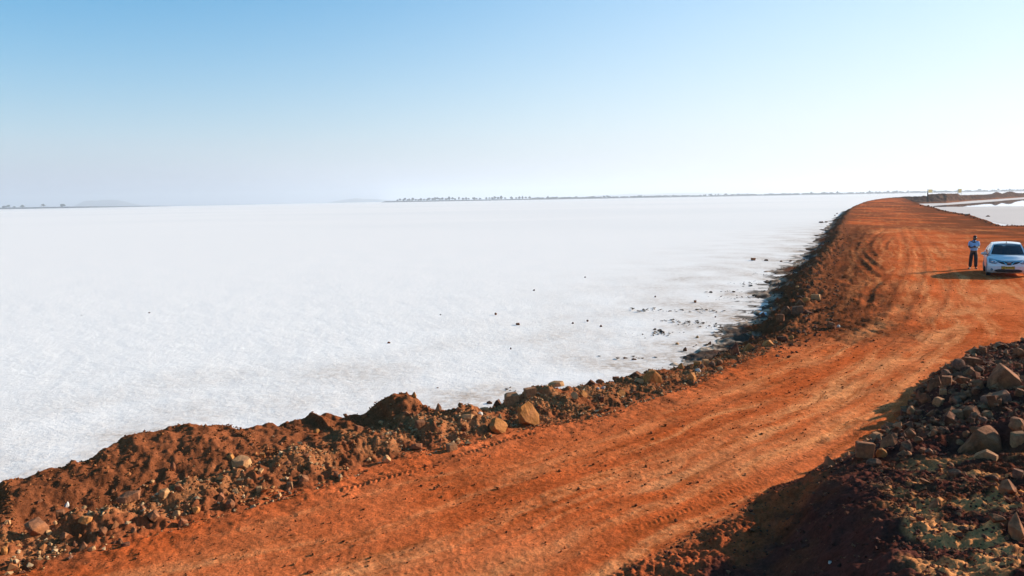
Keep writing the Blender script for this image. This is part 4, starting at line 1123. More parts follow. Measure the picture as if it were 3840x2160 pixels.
# more stones of the berm and the mound, each named by its look and by the big stone it lies next to
MARKS = [(3757, 1425, 'the giant angular boulder'), (3729, 1500, 'the long grey slab'), (3506, 1438, 'the pointed roadside boulder'), (3611, 1434, 'the rounded sunlit boulder'),
         (3673, 1663, 'the huge flat faced boulder'), (3242, 1700, 'the square block by the road'), (3332, 1656, 'the peaked roadside boulder'), (3402, 1553, 'the dark block with a lit rim'),
         (3815, 1640, 'the buff ribbed rock'), (3647, 1361, 'the broad flat topped block'), (3596, 1494, 'the dark rubble boulder'), (3560, 1545, 'the dull red boulder'),
         (1978, 1558, 'the big leaning orange slab'), (1919, 1503, 'the square sandstone block'), (2441, 1415, 'the banded orange wedge'), (909, 1745, 'the large smooth pale boulder'),
         (141, 1995, 'the big corner boulder'), (1475, 1500, 'the conical mound'), (864, 1894, 'the egg shaped roadside stone'), (2660, 1365, 'the row of stones on the crest'),
         (482, 1877, 'the long low rock'), (1137, 1801, 'the rounded brown cobble'), (1694, 1682, 'the pale cut block'), (2164, 1487, 'the pale yellow slab'), (616, 1858, 'the lumpy sand coloured clod')]
WORD = {'b': 'brown', 'd': 'dark', 'g': 'grey', 'r': 'reddish', 't': 'tan', 'p': 'pale', 'o': 'orange'}
FORM = {'lump': 'lumpy', 'block': 'blocky', 'wedge': 'wedge shaped', 'round': 'rounded'}
def side_of(u, v, mu, mv):
    a_ = math.degrees(math.atan2(v - mv, u - mu)) % 360
    return ['right of', 'below and right of', 'below', 'below and left of', 'left of', 'above and left of', 'above', 'above and right of'][int((a_ + 22.5) // 45) % 8]
def scatter(n, box_uv, group, size, cols, cond):
    made, tries = [], 0
    while len(made) < n and tries < 4000:
        tries += 1
        u, v = r.uniform(box_uv[0], box_uv[2]), r.uniform(box_uv[1], box_uv[3])
        p, mpp, az = on_land(u, v)
        if not cond(p): continue
        w = r.uniform(*size) * (r.random() * .6 + .55)
        shp, cl = r.choice(['lump', 'block', 'wedge', 'lump', 'round']), r.choice(cols)
        o = stone(u, v, w, w * r.uniform(.55, .95), shp, cl, None, group, sink=r.uniform(.15, .4), tilt=(r.uniform(-25, 25), r.uniform(-25, 25)), yaw=r.uniform(-60, 60))
        d, k = min((math.hypot(u - m_[0], v - m_[1]), i) for i, m_ in enumerate(MARKS))
        made.append((d, '%s %s stone' % (WORD[cl], FORM[shp]), '%s %s' % (side_of(u, v, MARKS[k][0], MARKS[k][1]), MARKS[k][2]), o))
    for d, look, where, o in made:
        alike = sorted(q[0] for q in made if q[1] == look and q[2] == where)
        rank = ['', 'second nearest ', 'third nearest ', 'fourth nearest ', 'fifth nearest '][min(4, alike.index(d))] if len(alike) > 1 else ''
        if len(alike) > 1 and not rank: rank = 'nearest '
        o['label'] = rank + look + ' ' + where
def in_berm(p):
    s, t = line_st(EDGE, np.array([p[0]]), np.array([p[1]]))
    return 0.05 < t[0] < 2.2 and s[0] < S_END + 2 and p[2] > -.2
def in_mound(p):
    return line_st(FOOT, np.array([p[0]]), np.array([p[1]]))[1][0] < -.15 and p[1] > 9.4
scatter(42, (0, 1350, 2800, 2150), 'small stones in the rubble strip', (18, 34), 'bbrpop', in_berm)
scatter(72, (3380, 1330, 3840, 1800), 'stones in the shaded mound', (30, 76), 'bbbdgrt', in_mound)

# ------------------------------------------------------------------ gravel: nobody could count it
def gravel(name, label, pts, sizes, cols, seed, flat=(.55, 1.0)):
    rg = np.random.default_rng(seed)
    b = bmesh.new(); bmesh.ops.create_icosphere(b, subdivisions=1, radius=.5)
    b.verts.ensure_lookup_table()
    ico = np.array([v.co[:] for v in b.verts]); tri = np.array([[v.index for v in f.verts] for f in b.faces]); b.free()
    oc = np.array([(.5, 0, 0), (0, .5, 0), (-.5, 0, 0), (0, -.5, 0), (.15, .1, .5), (-.1, .05, -.4), (.32, .3, .12), (-.3, -.32, .1)])
    b = bmesh.new()
    for q in oc: b.verts.new(q)
    bmesh.ops.convex_hull(b, input=b.verts[:]); b.verts.ensure_lookup_table(); b.verts.index_update()
    base = np.array([v.co[:] for v in b.verts]); tri = np.array([[v.index for v in f.verts] for f in b.faces]); b.free()
    n = len(pts); k = len(base)
    jit = base[None] * (1 + rg.uniform(-.35, .35, (n, k, 1))) + rg.uniform(-.09, .09, (n, k, 3))
    sc = sizes[:, None] * np.stack([rg.uniform(.8, 1.25, n), rg.uniform(.7, 1.1, n), rg.uniform(*flat, n)], -1)
    jit = jit * sc[:, None]
    a_, bb = rg.uniform(0, 6.28, n), rg.uniform(-.7, .7, n)
    y_, z_ = jit[..., 1] * np.cos(bb)[:, None] - jit[..., 2] * np.sin(bb)[:, None], jit[..., 1] * np.sin(bb)[:, None] + jit[..., 2] * np.cos(bb)[:, None]
    x_ = jit[..., 0]
    X, Y = x_ * np.cos(a_)[:, None] - y_ * np.sin(a_)[:, None], x_ * np.sin(a_)[:, None] + y_ * np.cos(a_)[:, None]
    Vv = np.stack([X, Y, z_], -1) + pts[:, None]
    Vv[..., 2] += sizes[:, None] * .18
    F = (tri[None] + (np.arange(n) * k)[:, None, None]).reshape(-1, 3)
    C = cols[rg.integers(0, len(cols), n)] * rg.uniform(.7, 1.25, (n, 1))
    C = np.concatenate([np.repeat(C, k, 0), np.ones((n * k, 1))], -1)
    return tag(link(name, np_mesh(name, Vv.reshape(-1, 3), F, M_GRAV, False, C)), label, None, None, 'stuff')
M_GRAV, n, l, p = mat('gravel')
at = N(n, 'ShaderNodeAttribute', attribute_name='Col'); l.new(at.outputs['Color'], p.inputs['Base Color'])
p.inputs['Roughness'].default_value = .9; p.inputs['Specular IOR Level'].default_value = .04

def along(L, s, t):
    d = np.linalg.norm(np.diff(L, axis=0), axis=1); cs = np.concatenate([[0], np.cumsum(d)])
    i = np.clip(np.searchsorted(cs, s, side='right') - 1, 0, len(d) - 1)
    f = (s - cs[i]) / d[i]
    tx = (L[i + 1] - L[i]) / d[i][:, None]
    q = L[i] + (L[i + 1] - L[i]) * f[:, None]
    return q + np.stack([-tx[:, 1], tx[:, 0]], -1) * t[:, None]
def drop(xy, fine=True):
    z = np.concatenate([land(xy[i:i + 20000, 0], xy[i:i + 20000, 1], fine=fine) for i in range(0, len(xy), 20000)])
    return np.column_stack([xy, z])
g_st = np.array([(.36, .16, .06), (.29, .105, .038), (.40, .22, .10), (.22, .08, .032), (.34, .125, .042), (.44, .28, .15), (.19, .068, .034)])
rg = np.random.default_rng(3)
nst = 15000
s = rg.uniform(0.5, S_END + 1.5, nst); t = np.abs(rg.normal(.72, .55, nst)) - .12
xy = along(EDGE, s, t)
cl = fbm(xy[:, 0] * 1.3, xy[:, 1] * 1.3, 3, 25)                   # stones lie where the earth is stony
ok = rg.uniform(-.7, .35, nst) < cl
pts = drop(xy[ok]); sz = np.clip(rg.lognormal(math.log(.027), .5, len(pts)), .011, .11)
gravel('gravel', 'broken stones and gravel strewn along the roadside berm', pts, sz, g_st, 4)
n2_ = 9000
s = rg.uniform(0.2, S_END, n2_); t = rg.uniform(1.3, 3.6, n2_)
pts = drop(along(EDGE, s, t)); pts = pts[pts[:, 2] > -.45]
gravel('earth_crumbs', 'crumbs and clods of brown earth on the back of the berm', pts, np.clip(rg.lognormal(math.log(.022), .5, len(pts)), .010, .075), np.array([(.23, .078, .027), (.19, .062, .023), (.27, .095, .035)]), 5)
n3_ = 2600
s = S_END - 1 + 75 * rg.beta(1.0, 2.4, n3_); t = rg.uniform(-0.8, 2.0, n3_)
pts = drop(along(EDGE, s, t)); sz = np.clip(rg.lognormal(math.log(.05), .55, len(pts)), .02, .26)
gravel('loose_stones', 'loose stones and clods on the churned edge of the causeway', pts, sz, np.array([(.17, .06, .026), (.12, .05, .03), (.26, .12, .05), (.09, .05, .035)]), 6)
# mound: pebbles and crumbs everywhere, coarser in the rubble part
d_m = along(FOOT[2:], rg.uniform(0, 19.5, 11000), -np.abs(rg.uniform(-.25, 4.6, 11000)))
pts = drop(d_m); rub = ss(9.2, 11.5, pts[:, 1])
sz = np.clip(rg.lognormal(np.log(.02 + .035 * rub), .55, len(pts)), .01, .24)
sz = np.where(rub > .5, sz, np.minimum(sz, .07))
gravel('rubble', 'broken stone covering the rocky back of the right mound', pts[rub > .5], sz[rub > .5], np.array([(.18, .064, .034), (.23, .085, .042), (.26, .11, .055), (.19, .080, .046), (.32, .145, .068)]), 7)
gravel('earth_crumbs', 'crumbs of dark red earth on the near side of the right mound', pts[rub <= .5], sz[rub <= .5], np.array([(.10, .034, .022), (.13, .046, .026), (.085, .032, .022), (.19, .08, .04)]), 14)
# clods on the sandy top of the spur
d_s = along(RIDGE, rg.uniform(-.2, 6.5, 5200), np.abs(rg.uniform(-.2, 2.9, 5200)))
gravel('earth_clods', 'clods of dry earth crowding the sandy top of the near mound', drop(d_s), np.clip(rg.lognormal(math.log(.022), .5, 5200), .010, .075), np.array([(.17, .062, .030), (.12, .044, .024), (.24, .10, .046), (.15, .055, .03)]), 12)
# thin scatter of crumbs on the road itself
n5 = 15000
s = rg.uniform(0, 62, n5); t = -np.abs(rg.normal(0, 2.6, n5))
xy = along(EDGE, s, t); ok = -line_st(FOOT, xy[:, 0], xy[:, 1])[1] < 0
pts = drop(xy[ok]); gravel('road_crumbs', 'small crumbs of red earth scattered over the road', pts, np.clip(rg.lognormal(math.log(.014), .6, len(pts)), .006, .06), np.array([(.23, .06, .02), (.15, .045, .018), (.33, .11, .04)]), 8)
# dark mud curls and weed on the salt by the shore
cen = [(2480, 1250, 60), (2420, 1255, 40), (2600, 1215, 90), (2540, 1205, 80), (2680, 1225, 60), (2760, 1095, 70), (2840, 1115, 45), (2800, 1065, 60), (2730, 1120, 60), (2860, 1030, 45), (2450, 1165, 90), (2620, 1170, 80),
       (2900, 1060, 30), (2720, 1250, 50), (2780, 1230, 60), (2820, 1200, 50), (2690, 1300, 60), (2380, 1345, 40), (1910, 1460, 20)]
pp = []
for (u, v, k) in cen:
    c0 = px(u, v, SALT_Z)
    mm = c0[1] / F_PX
    for _ in range(int(k * .30)):
        pp.append((c0[0] + rg.normal() * 45 * mm, c0[1] + rg.normal() * 9 * mm * c0[1] / 4.8 * .5, SALT_Z))
pts = np.array(pp)
kx = gravel('mud_flakes', 'dark curled flakes of mud and weed strewn on the salt by the shore', pts, np.clip(rg.lognormal(math.log(.080), .55, len(pts)), .03, .26), np.array([(.075, .052, .038), (.13, .09, .065)]), 9, flat=(.12, .3))

# ------------------------------------------------------------------ the white car
M_PAINT = plain('white_car_paint', (.74, .75, .76), .35, .5, coat=.8)
_n, _l, _p = M_PAINT.node_tree.nodes, M_PAINT.node_tree.links, M_PAINT.node_tree.nodes['Principled BSDF']   # red road dust on the sills
_tc = _n.new('ShaderNodeTexCoord'); _sp = _n.new('ShaderNodeSeparateXYZ'); _l.new(_tc.outputs['Object'], _sp.inputs[0])
_no = N(_n, 'ShaderNodeTexNoise', Scale=6.0, Detail=5.0); _l.new(_tc.outputs['Object'], _no.inputs['Vector'])
_du = math_node(_n, _l, 'MULTIPLY', ramp(_n, _l, _sp.outputs[2], .62, .20, 0, .55), ramp(_n, _l, _no.outputs[0], .35, .65, .3, 1.0))
_l.new(mix_col(_n, _l, 'MIX', _du, (.74, .75, .76, 1), (.42, .22, .12, 1)), _p.inputs['Base Color'])
M_GLASS = plain('dark_car_glass', (.012, .016, .022), .04, .6)
M_BLACK = plain('black_plastic', (.012, .012, .014), .5, .4)
M_CHROME = plain('chrome', (.75, .76, .78), .18, .5, metal=1.0)
M_LAMP = plain('lamp_lens', (.20, .23, .27), .08, .8)
M_BULB = plain('lamp_reflector', (.80, .82, .85), .12, .5, metal=.8)
M_TYRE = plain('tyre_rubber', (.018, .017, .016), .85, .2)
M_RIM = plain('wheel_cover', (.35, .36, .37), .35, .5, metal=.5)
M_PLATE = plain('yellow_plate', (.72, .42, .03), .5, .3)
M_INK = plain('plate_ink', (.02, .015, .01), .6, .2)
M_STRIP = plain('bumper_strip', (.80, .80, .82), .25, .5, coat=1.0)
M_SEAM = plain('panel_seam', (.05, .055, .07), .7, .2)

front = px(3782, 1041)
azc = math.atan2(front[0], front[1])
yaw_c = -azc + math.radians(4.5)
ax_back = np.array([-math.sin(yaw_c), math.cos(yaw_c)])              # from the nose towards the tail
car = empty('parked_car', (front[0] + ax_back[0] * 1.94, front[1] + ax_back[1] * 1.94, float(land(np.array([front[0]]), np.array([front[1]]), fine=False)[0])), yaw_c)
car.scale = (1, .94, 1)
tag(car, 'white hatchback car parked on the dirt road with a yellow number plate', 'car')

_PZ = np.array([.18, .22, .27, .34, .50, .60, .68, .74, .80, .845])
_PY = np.array([.16, .07, .02, .0, .0, .02, .07, .14, .25, .40])
def nose(x, z):
    return -1.94 + .40 * (abs(x) / .84) ** 2.7 + float(np.interp(z, _PZ, _PY))
def grid(bm, fn, us, vs_, flip=False):
    V_ = [[bm.verts.new(fn(u, v)) for v in vs_] for u in us]
    for i in range(len(us) - 1):
        for j in range(len(vs_) - 1):
            q = [V_[i][j], V_[i + 1][j], V_[i + 1][j + 1], V_[i][j + 1]]
            bm.faces.new(q[::-1] if flip else q)
L_ = lambda a_, b_, t: a_ + (b_ - a_) * t
xs = np.linspace(-.84, .84, 29)
def cowl(x): return (x * .9, -.95 + .13 * (x / .84) ** 2, .975 - .05 * abs(x / .84) ** 3)
def bonnet(x, t):
    y0 = nose(x, .845); a0 = Vector((x, y0, .845 - .012 * abs(x / .84) ** 3)); a1 = Vector(cowl(x))
    p = a0.lerp(a1, t); p.z += .05 * math.sin(t * math.pi) ** .8 * (1 - .55 * (abs(x) / .84) ** 2) - .018 * math.exp(-((abs(x) - .52) / .07) ** 2) * t * (1 - t) * 2
    return p
_TY = [-1.56, -1.50, -1.42, -1.31, -1.18, -.95, 0, 1.0, 1.9]
_TZ = [.60, .68, .755, .80, .845, .925, .95, .985, 1.0]
def side(y, t, sx):
    zt = float(np.interp(y, _TY, _TZ)); z = L_(.19, zt, t)
    x = float(np.interp(z, [.19, .26, .40, .60, .78, 1.0], [.77, .815, .838, .852, .845, .795])) - .05 * max(0, (y - 1.2) / .7) ** 2
    return Vector((sx * x, y, z))
def shield(a_, b_): return Vector((a_ * L_(.745, .575, b_), L_(-.955, -.27, b_) + .13 * a_ * a_, L_(.955, 1.43, b_) + .02 * math.sin(b_ * math.pi)))
def flank(y, b_, sx):
    zb = float(np.interp(y, _TY, _TZ)); x = L_(.785, .575, b_ ** 1.15)
    yy = L_(y, float(np.interp(y, [-.95, 1.9], [-.27 + .13, 1.42])), b_)
    zr = 1.43 + .045 * math.sin(max(0, min(1, (yy + .27) / 1.75)) * math.pi)
    return Vector((sx * x, yy, L_(zb, zr, b_)))
def roof(a_, y):
    t = (y + .27) / 1.69
    return Vector((a_ * .575, y + .13 * a_ * a_ * (1 - t), 1.43 + .045 * math.sin(max(0, min(1, t)) * math.pi) + .05 * (1 - a_ * a_)))
b = bmesh.new()
grid(b, lambda x, z: Vector((x, nose(x, z), z)), xs, np.linspace(.18, .845, 22), True)
grid(b, bonnet, xs, np.linspace(0, 1, 10), True)
for sx in (-1, 1):
    grid(b, lambda y, t: side(y, t, sx), np.linspace(-1.56, 1.9, 40), np.linspace(0, 1, 9), sx < 0)
    grid(b, lambda y, t: flank(y, t, sx), np.linspace(-.95, 1.9, 24), np.linspace(0, 1, 8), sx < 0)
grid(b, shield, np.linspace(-1, 1, 17), np.linspace(0, 1, 7), True)
grid(b, roof, np.linspace(-1, 1, 17), np.linspace(-.27, 1.42, 14), True)
grid(b, lambda x, z: Vector((x * (.80 if z < 1 else .80), 1.9 + .05 * (1 - x * x), z)), np.linspace(-1, 1, 9), np.linspace(.19, 1.0, 6))
grid(b, lambda x, t: Vector((x * L_(.78, .575, t), L_(1.9, 1.42, t) + .05 * (1 - x * x), L_(1.0, 1.43, t))), np.linspace(-1, 1, 9), np.linspace(0, 1, 5))
grid(b, lambda x, y: Vector((x, y, .19)), np.linspace(-.77, .77, 5), np.linspace(-1.7, 1.9, 6))
bmesh.ops.remove_doubles(b, verts=b.verts[:], dist=.002)
body = link('body', bm_mesh('body', b, M_PAINT, True), car)

def patch(name, fn, us, lo, hi, m, off=.008, rows=5, parent=None, outward=None):
    """a panel lying on the skin fn(u, v) between the curves lo(u) and hi(u), with its own thickness"""
    b = bmesh.new(); T, U = [], []
    for u in us:
        cT, cU = [], []
        for k in range(rows):
            v = L_(lo(u), hi(u), k / (rows - 1)); p = Vector(fn(u, v)); e = 1e-3
            n_ = (Vector(fn(u + e, v)) - p).cross(Vector(fn(u, v + e)) - p).normalized()
            if n_.dot(Vector(outward)) < 0: n_ = -n_
            cT.append(b.verts.new(p + n_ * off)); cU.append(b.verts.new(p - n_ * .006))
        T.append(cT); U.append(cU)
    nu_, nv_ = len(us), rows
    for i in range(nu_ - 1):
        for j in range(nv_ - 1):
            b.faces.new((T[i][j], T[i + 1][j], T[i + 1][j + 1], T[i][j + 1]))
    for i in range(nu_ - 1):
        b.faces.new((U[i][0], U[i + 1][0], T[i + 1][0], T[i][0])); b.faces.new((T[i][-1], T[i + 1][-1], U[i + 1][-1], U[i][-1]))
    for j in range(nv_ - 1):
        b.faces.new((U[0][j + 1], U[0][j], T[0][j], T[0][j + 1])); b.faces.new((U[-1][j], U[-1][j + 1], T[-1][j + 1], T[-1][j]))
    bmesh.ops.recalc_face_normals(b, faces=b.faces[:])
    return link(name, bm_mesh(name, b, m, False), parent or car)
NS = lambda x, z: (x, nose(x, z), z)
FW = (0, -1, .3)
I = lambda xs_, ys_: (lambda u: float(np.interp(abs(u), xs_, ys_)))
# windscreen, side glass
patch('windscreen', shield, np.linspace(-.90, .90, 15), lambda u: .05 + .01 * abs(u), lambda u: .93, M_GLASS, .006, 6, outward=(0, -1, .6))
for sx in (-1, 1):
    patch('side_window', lambda y, t: flank(y, t, sx), np.linspace(-.62, .30, 9), lambda u: .06, lambda u: float(np.interp(u, [-.62, -.2, .3], [.12, .80, .90])), M_GLASS, .006, 5, outward=(sx, 0, .3))
    patch('side_window', lambda y, t: flank(y, t, sx), np.linspace(.42, 1.25, 8), lambda u: .06, lambda u: float(np.interp(u, [.42, 1.0, 1.25], [.9, .88, .62])), M_GLASS, .006, 5, outward=(sx, 0, .3))
patch('rear_window', lambda x, t: Vector((x * L_(.78, .575, t), L_(1.9, 1.42, t) + .05 * (1 - x * x), L_(1.0, 1.43, t))), np.linspace(-.85, .85, 7), lambda u: .15, lambda u: .9, M_GLASS, .006, 4, outward=(0, 1, .5))
# grille of two dark wings under the bonnet edge, with bright strips to the badge
gr_top = I([0, .12, .40, .60], [.700, .705, .745, .775]); gr_bot = I([0, .10, .12, .28, .42, .60], [.560, .560, .570, .600, .668, .765])
grille = patch('grille', NS, np.linspace(-.57, .57, 31), gr_bot, gr_top, M_BLACK, .006, 5, outward=FW)
for sx in (-1, 1):
    us = np.linspace(.095, .205, 6) * sx
    patch('chrome_strip', NS, us, lambda u: float(np.interp(abs(u), [.095, .205], [.560, .665])), lambda u: float(np.interp(abs(u), [.095, .205], [.612, .712])), M_CHROME, .016, 2, grille, outward=FW)
    us = np.linspace(.20, .57, 10) * sx
    patch('chrome_strip', NS, us, lambda u: gr_top(u) - .030, gr_top, M_CHROME, .014, 2, grille, outward=FW)
    us = np.linspace(.12, .58, 12) * sx
    patch('chrome_strip', NS, us, lambda u: gr_bot(u) - .016, lambda u: gr_bot(u) + .008, M_STRIP, .012, 2, grille, outward=FW)
patch('bonnet_seam', NS, np.linspace(-.76, .76, 33), lambda u: I([0, .3, .5, .76], [.715, .735, .775, .835])(u), lambda u: I([0, .3, .5, .76], [.730, .748, .788, .842])(u), M_SEAM, .004, 2, outward=FW)
def rings(parent):
    b = bmesh.new()
    def torus(rx, rz, c, tube=.0085):
        n1_, n2__ = 24, 6; V_ = []
        for i in range(n1_):
            a_ = i / n1_ * 6.2832; row = []
            for j in range(n2__):
                t_ = j / n2__ * 6.2832; k = tube * math.cos(t_)
                row.append(b.verts.new((c[0] + (rx + k) * math.cos(a_), tube * math.sin(t_), c[1] + (rz + k) * math.sin(a_))))
            V_.append(row)
        for i in range(n1_):
            for j in range(n2__):
                b.faces.new((V_[i][j], V_[(i + 1) % n1_][j], V_[(i + 1) % n1_][(j + 1) % n2__], V_[i][(j + 1) % n2__]))
    torus(.072, .048, (0, 0)); torus(.026, .044, (0, 0), .007); torus(.050, .016, (0, .028), .007)
    o = link('emblem', bm_mesh('emblem', b, M_CHROME, True), parent)
    o.location = (0, nose(0, .640) - .022, .640); o.rotation_euler = (math.radians(18), 0, 0)
rings(grille)
# headlights
for sx in (-1, 1):
    us = np.linspace(.42, .775, 12) * sx
    lo = I([.42, .52, .66, .775], [.668, .622, .622, .665]); hi = I([.42, .55, .68, .775], [.690, .752, .798, .815])
    hd = patch('headlight', NS, us, lo, hi, M_LAMP, .008, 5, outward=FW)
    for cx, cz, rr in ((.63, .705, .052), (.52, .675, .034)):
        b = bmesh.new(); bmesh.ops.create_uvsphere(b, u_segments=14, v_segments=8, radius=rr)
        for v in b.verts: v.co.y *= .35
        q = link('lamp', bm_mesh('lamp', b, M_BULB, True), hd); q.location = (cx * sx, nose(cx, cz) - .004, cz)
    patch('headlight_trim', NS, us, lambda u: lo(u) - .012, lambda u: lo(u) + .004, M_SEAM, .010, 2, hd, outward=FW)
    patch('bumper_strip', NS, np.linspace(.42, .70, 8) * sx, lambda u: .500, lambda u: .535, M_STRIP, .014, 3, outward=FW)
    # fog lamp
    b = bmesh.new(); bmesh.ops.create_cone(b, segments=20, radius1=.060, radius2=.052, depth=.03, cap_ends=True, matrix=Matrix.Rotation(math.radians(90), 4, 'X'))
    fg = link('fog_lamp', bm_mesh('fog_lamp', b, M_SEAM, False), car); fg.location = (.66 * sx, nose(.66, .335) - .006, .335); fg.rotation_euler = (0, 0, math.radians(28) * sx)
    b = bmesh.new(); bmesh.ops.create_uvsphere(b, u_segments=14, v_segments=8, radius=.046)
    for v in b.verts: v.co.y *= .4
    link('lens', bm_mesh('lens', b, M_LAMP, True), fg).location = (0, -.014, 0)
intake = patch('air_intake', NS, np.linspace(-.55, .55, 27), I([0, .42, .52, .55], [.232, .232, .265, .30]), I([0, .40, .50, .55], [.375, .372, .335, .31]), M_BLACK, .006, 5, outward=FW)
for z_ in (.27, .32):
    patch('slat', NS, np.linspace(-.46, .46, 15), lambda u: z_ - .006, lambda u: z_ + .006, M_SEAM, .014, 2, intake, outward=FW)
# number plate
pb = bmesh.new(); box_bm(pb, (0, 0, 0), (.50, .012, .115), None, .003)
plate = link('number_plate', bm_mesh('number_plate', pb, M_PLATE), car); plate.location = (-.03, nose(.25, .45) - .012, .445)
pb = bmesh.new(); box_bm(pb, (0, .008, 0), (.53, .012, .138), None, .003); link('plate_frame', bm_mesh('plate_frame', pb, M_BLACK), plate)
cu = bpy.data.curves.new('plate_text', 'FONT'); cu.body = 'GJ18X4470'; cu.size = .098; cu.extrude = .002; cu.align_x = 'CENTER'; cu.align_y = 'CENTER'; cu.offset = .0016
tmp = bpy.data.objects.new('plate_text_tmp', cu); COL.objects.link(tmp)
bpy.context.view_layer.update()
tm = bpy.data.meshes.new_from_object(tmp.evaluated_get(bpy.context.evaluated_depsgraph_get())); tm.name = 'plate_text'
bpy.data.objects.remove(tmp); tm.materials.clear(); tm.materials.append(M_INK)
wx = max(v.co.x for v in tm.vertices) - min(v.co.x for v in tm.vertices)
to = link('plate_text', tm, plate); to.location = (0, -.0085, 0); to.rotation_euler = (math.radians(90), 0, 0); to.scale = (.46 / wx, 1, 1)
# mirrors, handles, wheels, wipers, aerial
for sx in (-1, 1):
    b = bmesh.new(); bmesh.ops.create_uvsphere(b, u_segments=16, v_segments=10, radius=.5)
    for v in b.verts:
        v.co.x *= .24; v.co.z *= .145 * (1.1 if v.co.z < 0 else 1); v.co.y *= .16
    mi = link('wing_mirror', bm_mesh('wing_mirror', b, M_PAINT, True), car); mi.location = (.945 * sx, -.52, 1.0)
    b = bmesh.new(); box_bm(b, (-.11 * sx, .0, -.055), (.12, .06, .035), None, .008); link('bracket', bm_mesh('bracket', b, M_BLACK), mi)
    b = bmesh.new(); box_bm(b, (0, .065, 0), (.17, .012, .09), None, .003); link('mirror_glass', bm_mesh('mirror_glass', b, M_GLASS), mi)
    for y_ in (.12, .98):
        b = bmesh.new(); box_bm(b, (.862 * sx, y_, .80), (.03, .17, .03), None, .008); link('door_handle', bm_mesh('door_handle', b, M_PAINT), car)
    for y_ in (-.55, .36):
        patch('door_seam', lambda y, t: side(y, t, sx), np.linspace(y_, y_ + .012, 2), lambda u: .1, lambda u: .98, M_SEAM, .002, 8, outward=(sx, 0, 0))
    for y_ in (-1.12, 1.36):
        patch('wheel_arch', lambda y, t: side(y, t, sx), np.linspace(y_ - .345, y_ + .345, 17), lambda u: .0, lambda u: max(.02, (math.sqrt(max(0, .345 ** 2 - (u - y_) ** 2)) + .30 - .19) / (float(np.interp(u, _TY, _TZ)) - .19)), M_BLACK, .003, 4, outward=(sx, 0, 0))
        w = bpy.data.objects.new('wheel', None); COL.objects.link(w); w.parent = car; w.location = (.755 * sx, y_, .298)
        prof = [(-.09, .18), (-.09, .25), (-.08, .285), (-.05, .298), (.05, .298), (.08, .285), (.09, .25), (.09, .18)]
        b = bmesh.new(); R_ = []
        for i in range(28):
            a_ = i / 28 * 6.2832; R_.append([b.verts.new((px_, rr * math.cos(a_), rr * math.sin(a_))) for px_, rr in prof])
        for i in range(28):
            for j in range(len(prof) - 1): b.faces.new((R_[i][j], R_[(i + 1) % 28][j], R_[(i + 1) % 28][j + 1], R_[i][j + 1]))
        link('tyre', bm_mesh('tyre', b, M_TYRE, True), w)
        b = bmesh.new()
        bmesh.ops.create_cone(b, segments=24, radius1=.19, radius2=.165, depth=.03, cap_ends=True, matrix=Matrix.Translation((.085 * sx, 0, 0)) @ Matrix.Rotation(math.radians(90 * sx), 4, 'Y'))
        for k in range(6):
            a_ = k * 1.0472; box_bm(b, (.10 * sx, .10 * math.cos(a_), .10 * math.sin(a_)), (.012, .12, .035), Euler((a_, 0, 0)).to_quaternion())
        link('rim', bm_mesh('rim', b, M_RIM), w)
for x_, r_ in ((-.18, 12), (.38, 12)):
    b = bmesh.new(); p = shield(x_, .075); box_bm(b, (p.x, p.y - .02, p.z + .012), (.56, .012, .014), Euler((0, 0, math.radians(-3))).to_quaternion())
    link('wiper', bm_mesh('wiper', b, M_BLACK), car)
b = bmesh.new(); bmesh.ops.create_cone(b, segments=8, radius1=.022, radius2=.006, depth=.09, cap_ends=True)
an = link('aerial', bm_mesh('aerial', b, M_BLACK), car); p = roof(0, -.16); an.location = (p.x - .03, p.y, p.z + .04)
patch('windscreen_glint', shield, np.linspace(-.34, -.12, 4), lambda u: .84, lambda u: .875, M_STRIP, .009, 2, outward=(0, -1, .6))  # white strip standing in for a reflection on the windscreen

# ------------------------------------------------------------------ the man looking at what he holds
M_SKIN = plain('brown_skin', (.075, .035, .022), .55, .35)
M_HAIR = plain('black_hair', (.010, .009, .009), .6, .3)
M_SHIRT = plain('light_blue_shirt', (.25, .42, .66), .85, .15, var=.08, scale=30)
M_TROU = plain('dark_trousers', (.022, .020, .024), .85, .15)
M_SHOE = plain('dark_sandals', (.035, .022, .018), .6, .3)
M_EYE = plain('eye', (.5, .5, .48), .3, .4)
fp = px(3648, 1008)
zf = float(land(np.array([fp[0]]), np.array([fp[1]]), fine=False)[0])
man = empty('person', (fp[0], fp[1], zf), -math.atan2(fp[0], fp[1]) + math.radians(6))
tag(man, 'man in a light blue shirt standing beside the car looking down at his hands', 'person')

def skin(name, pts, edges, m, sub=2, root=0):
    me = bpy.data.meshes.new(name)
    me.from_pydata([q[:3] for q in pts], edges, [])
    o = link(name, me, man)
    md = o.modifiers.new('skin', 'SKIN'); md.use_smooth_shade = True; md.branch_smoothing = .4
    layer = me.skin_vertices[0].data if me.skin_vertices else None
    if layer is None:
        b = bmesh.new(); b.from_mesh(me); b.verts.layers.skin.verify(); b.to_mesh(me); b.free(); layer = me.skin_vertices[0].data
    for i, q in enumerate(pts):
        rr = q[3] if isinstance(q[3], tuple) else (q[3], q[3])
        layer[i].radius = rr; layer[i].use_root = (i == root)
    s_ = o.modifiers.new('sub', 'SUBSURF'); s_.levels = sub; s_.render_levels = sub
    me.materials.append(m)
    return o
B = [(0, 0, .92, (.15, .11)), (0, 0, 1.08, (.145, .11)), (0, .01, 1.28, (.16, .11)), (0, .015, 1.40, (.10, .08)), (.005, -.005, 1.47, .058), (.015, -.045, 1.545, (.072, .085)), (.02, -.055, 1.625, (.070, .085)), (.02, -.045, 1.675, (.045, .055))]
Ed = [(i, i + 1) for i in range(7)]
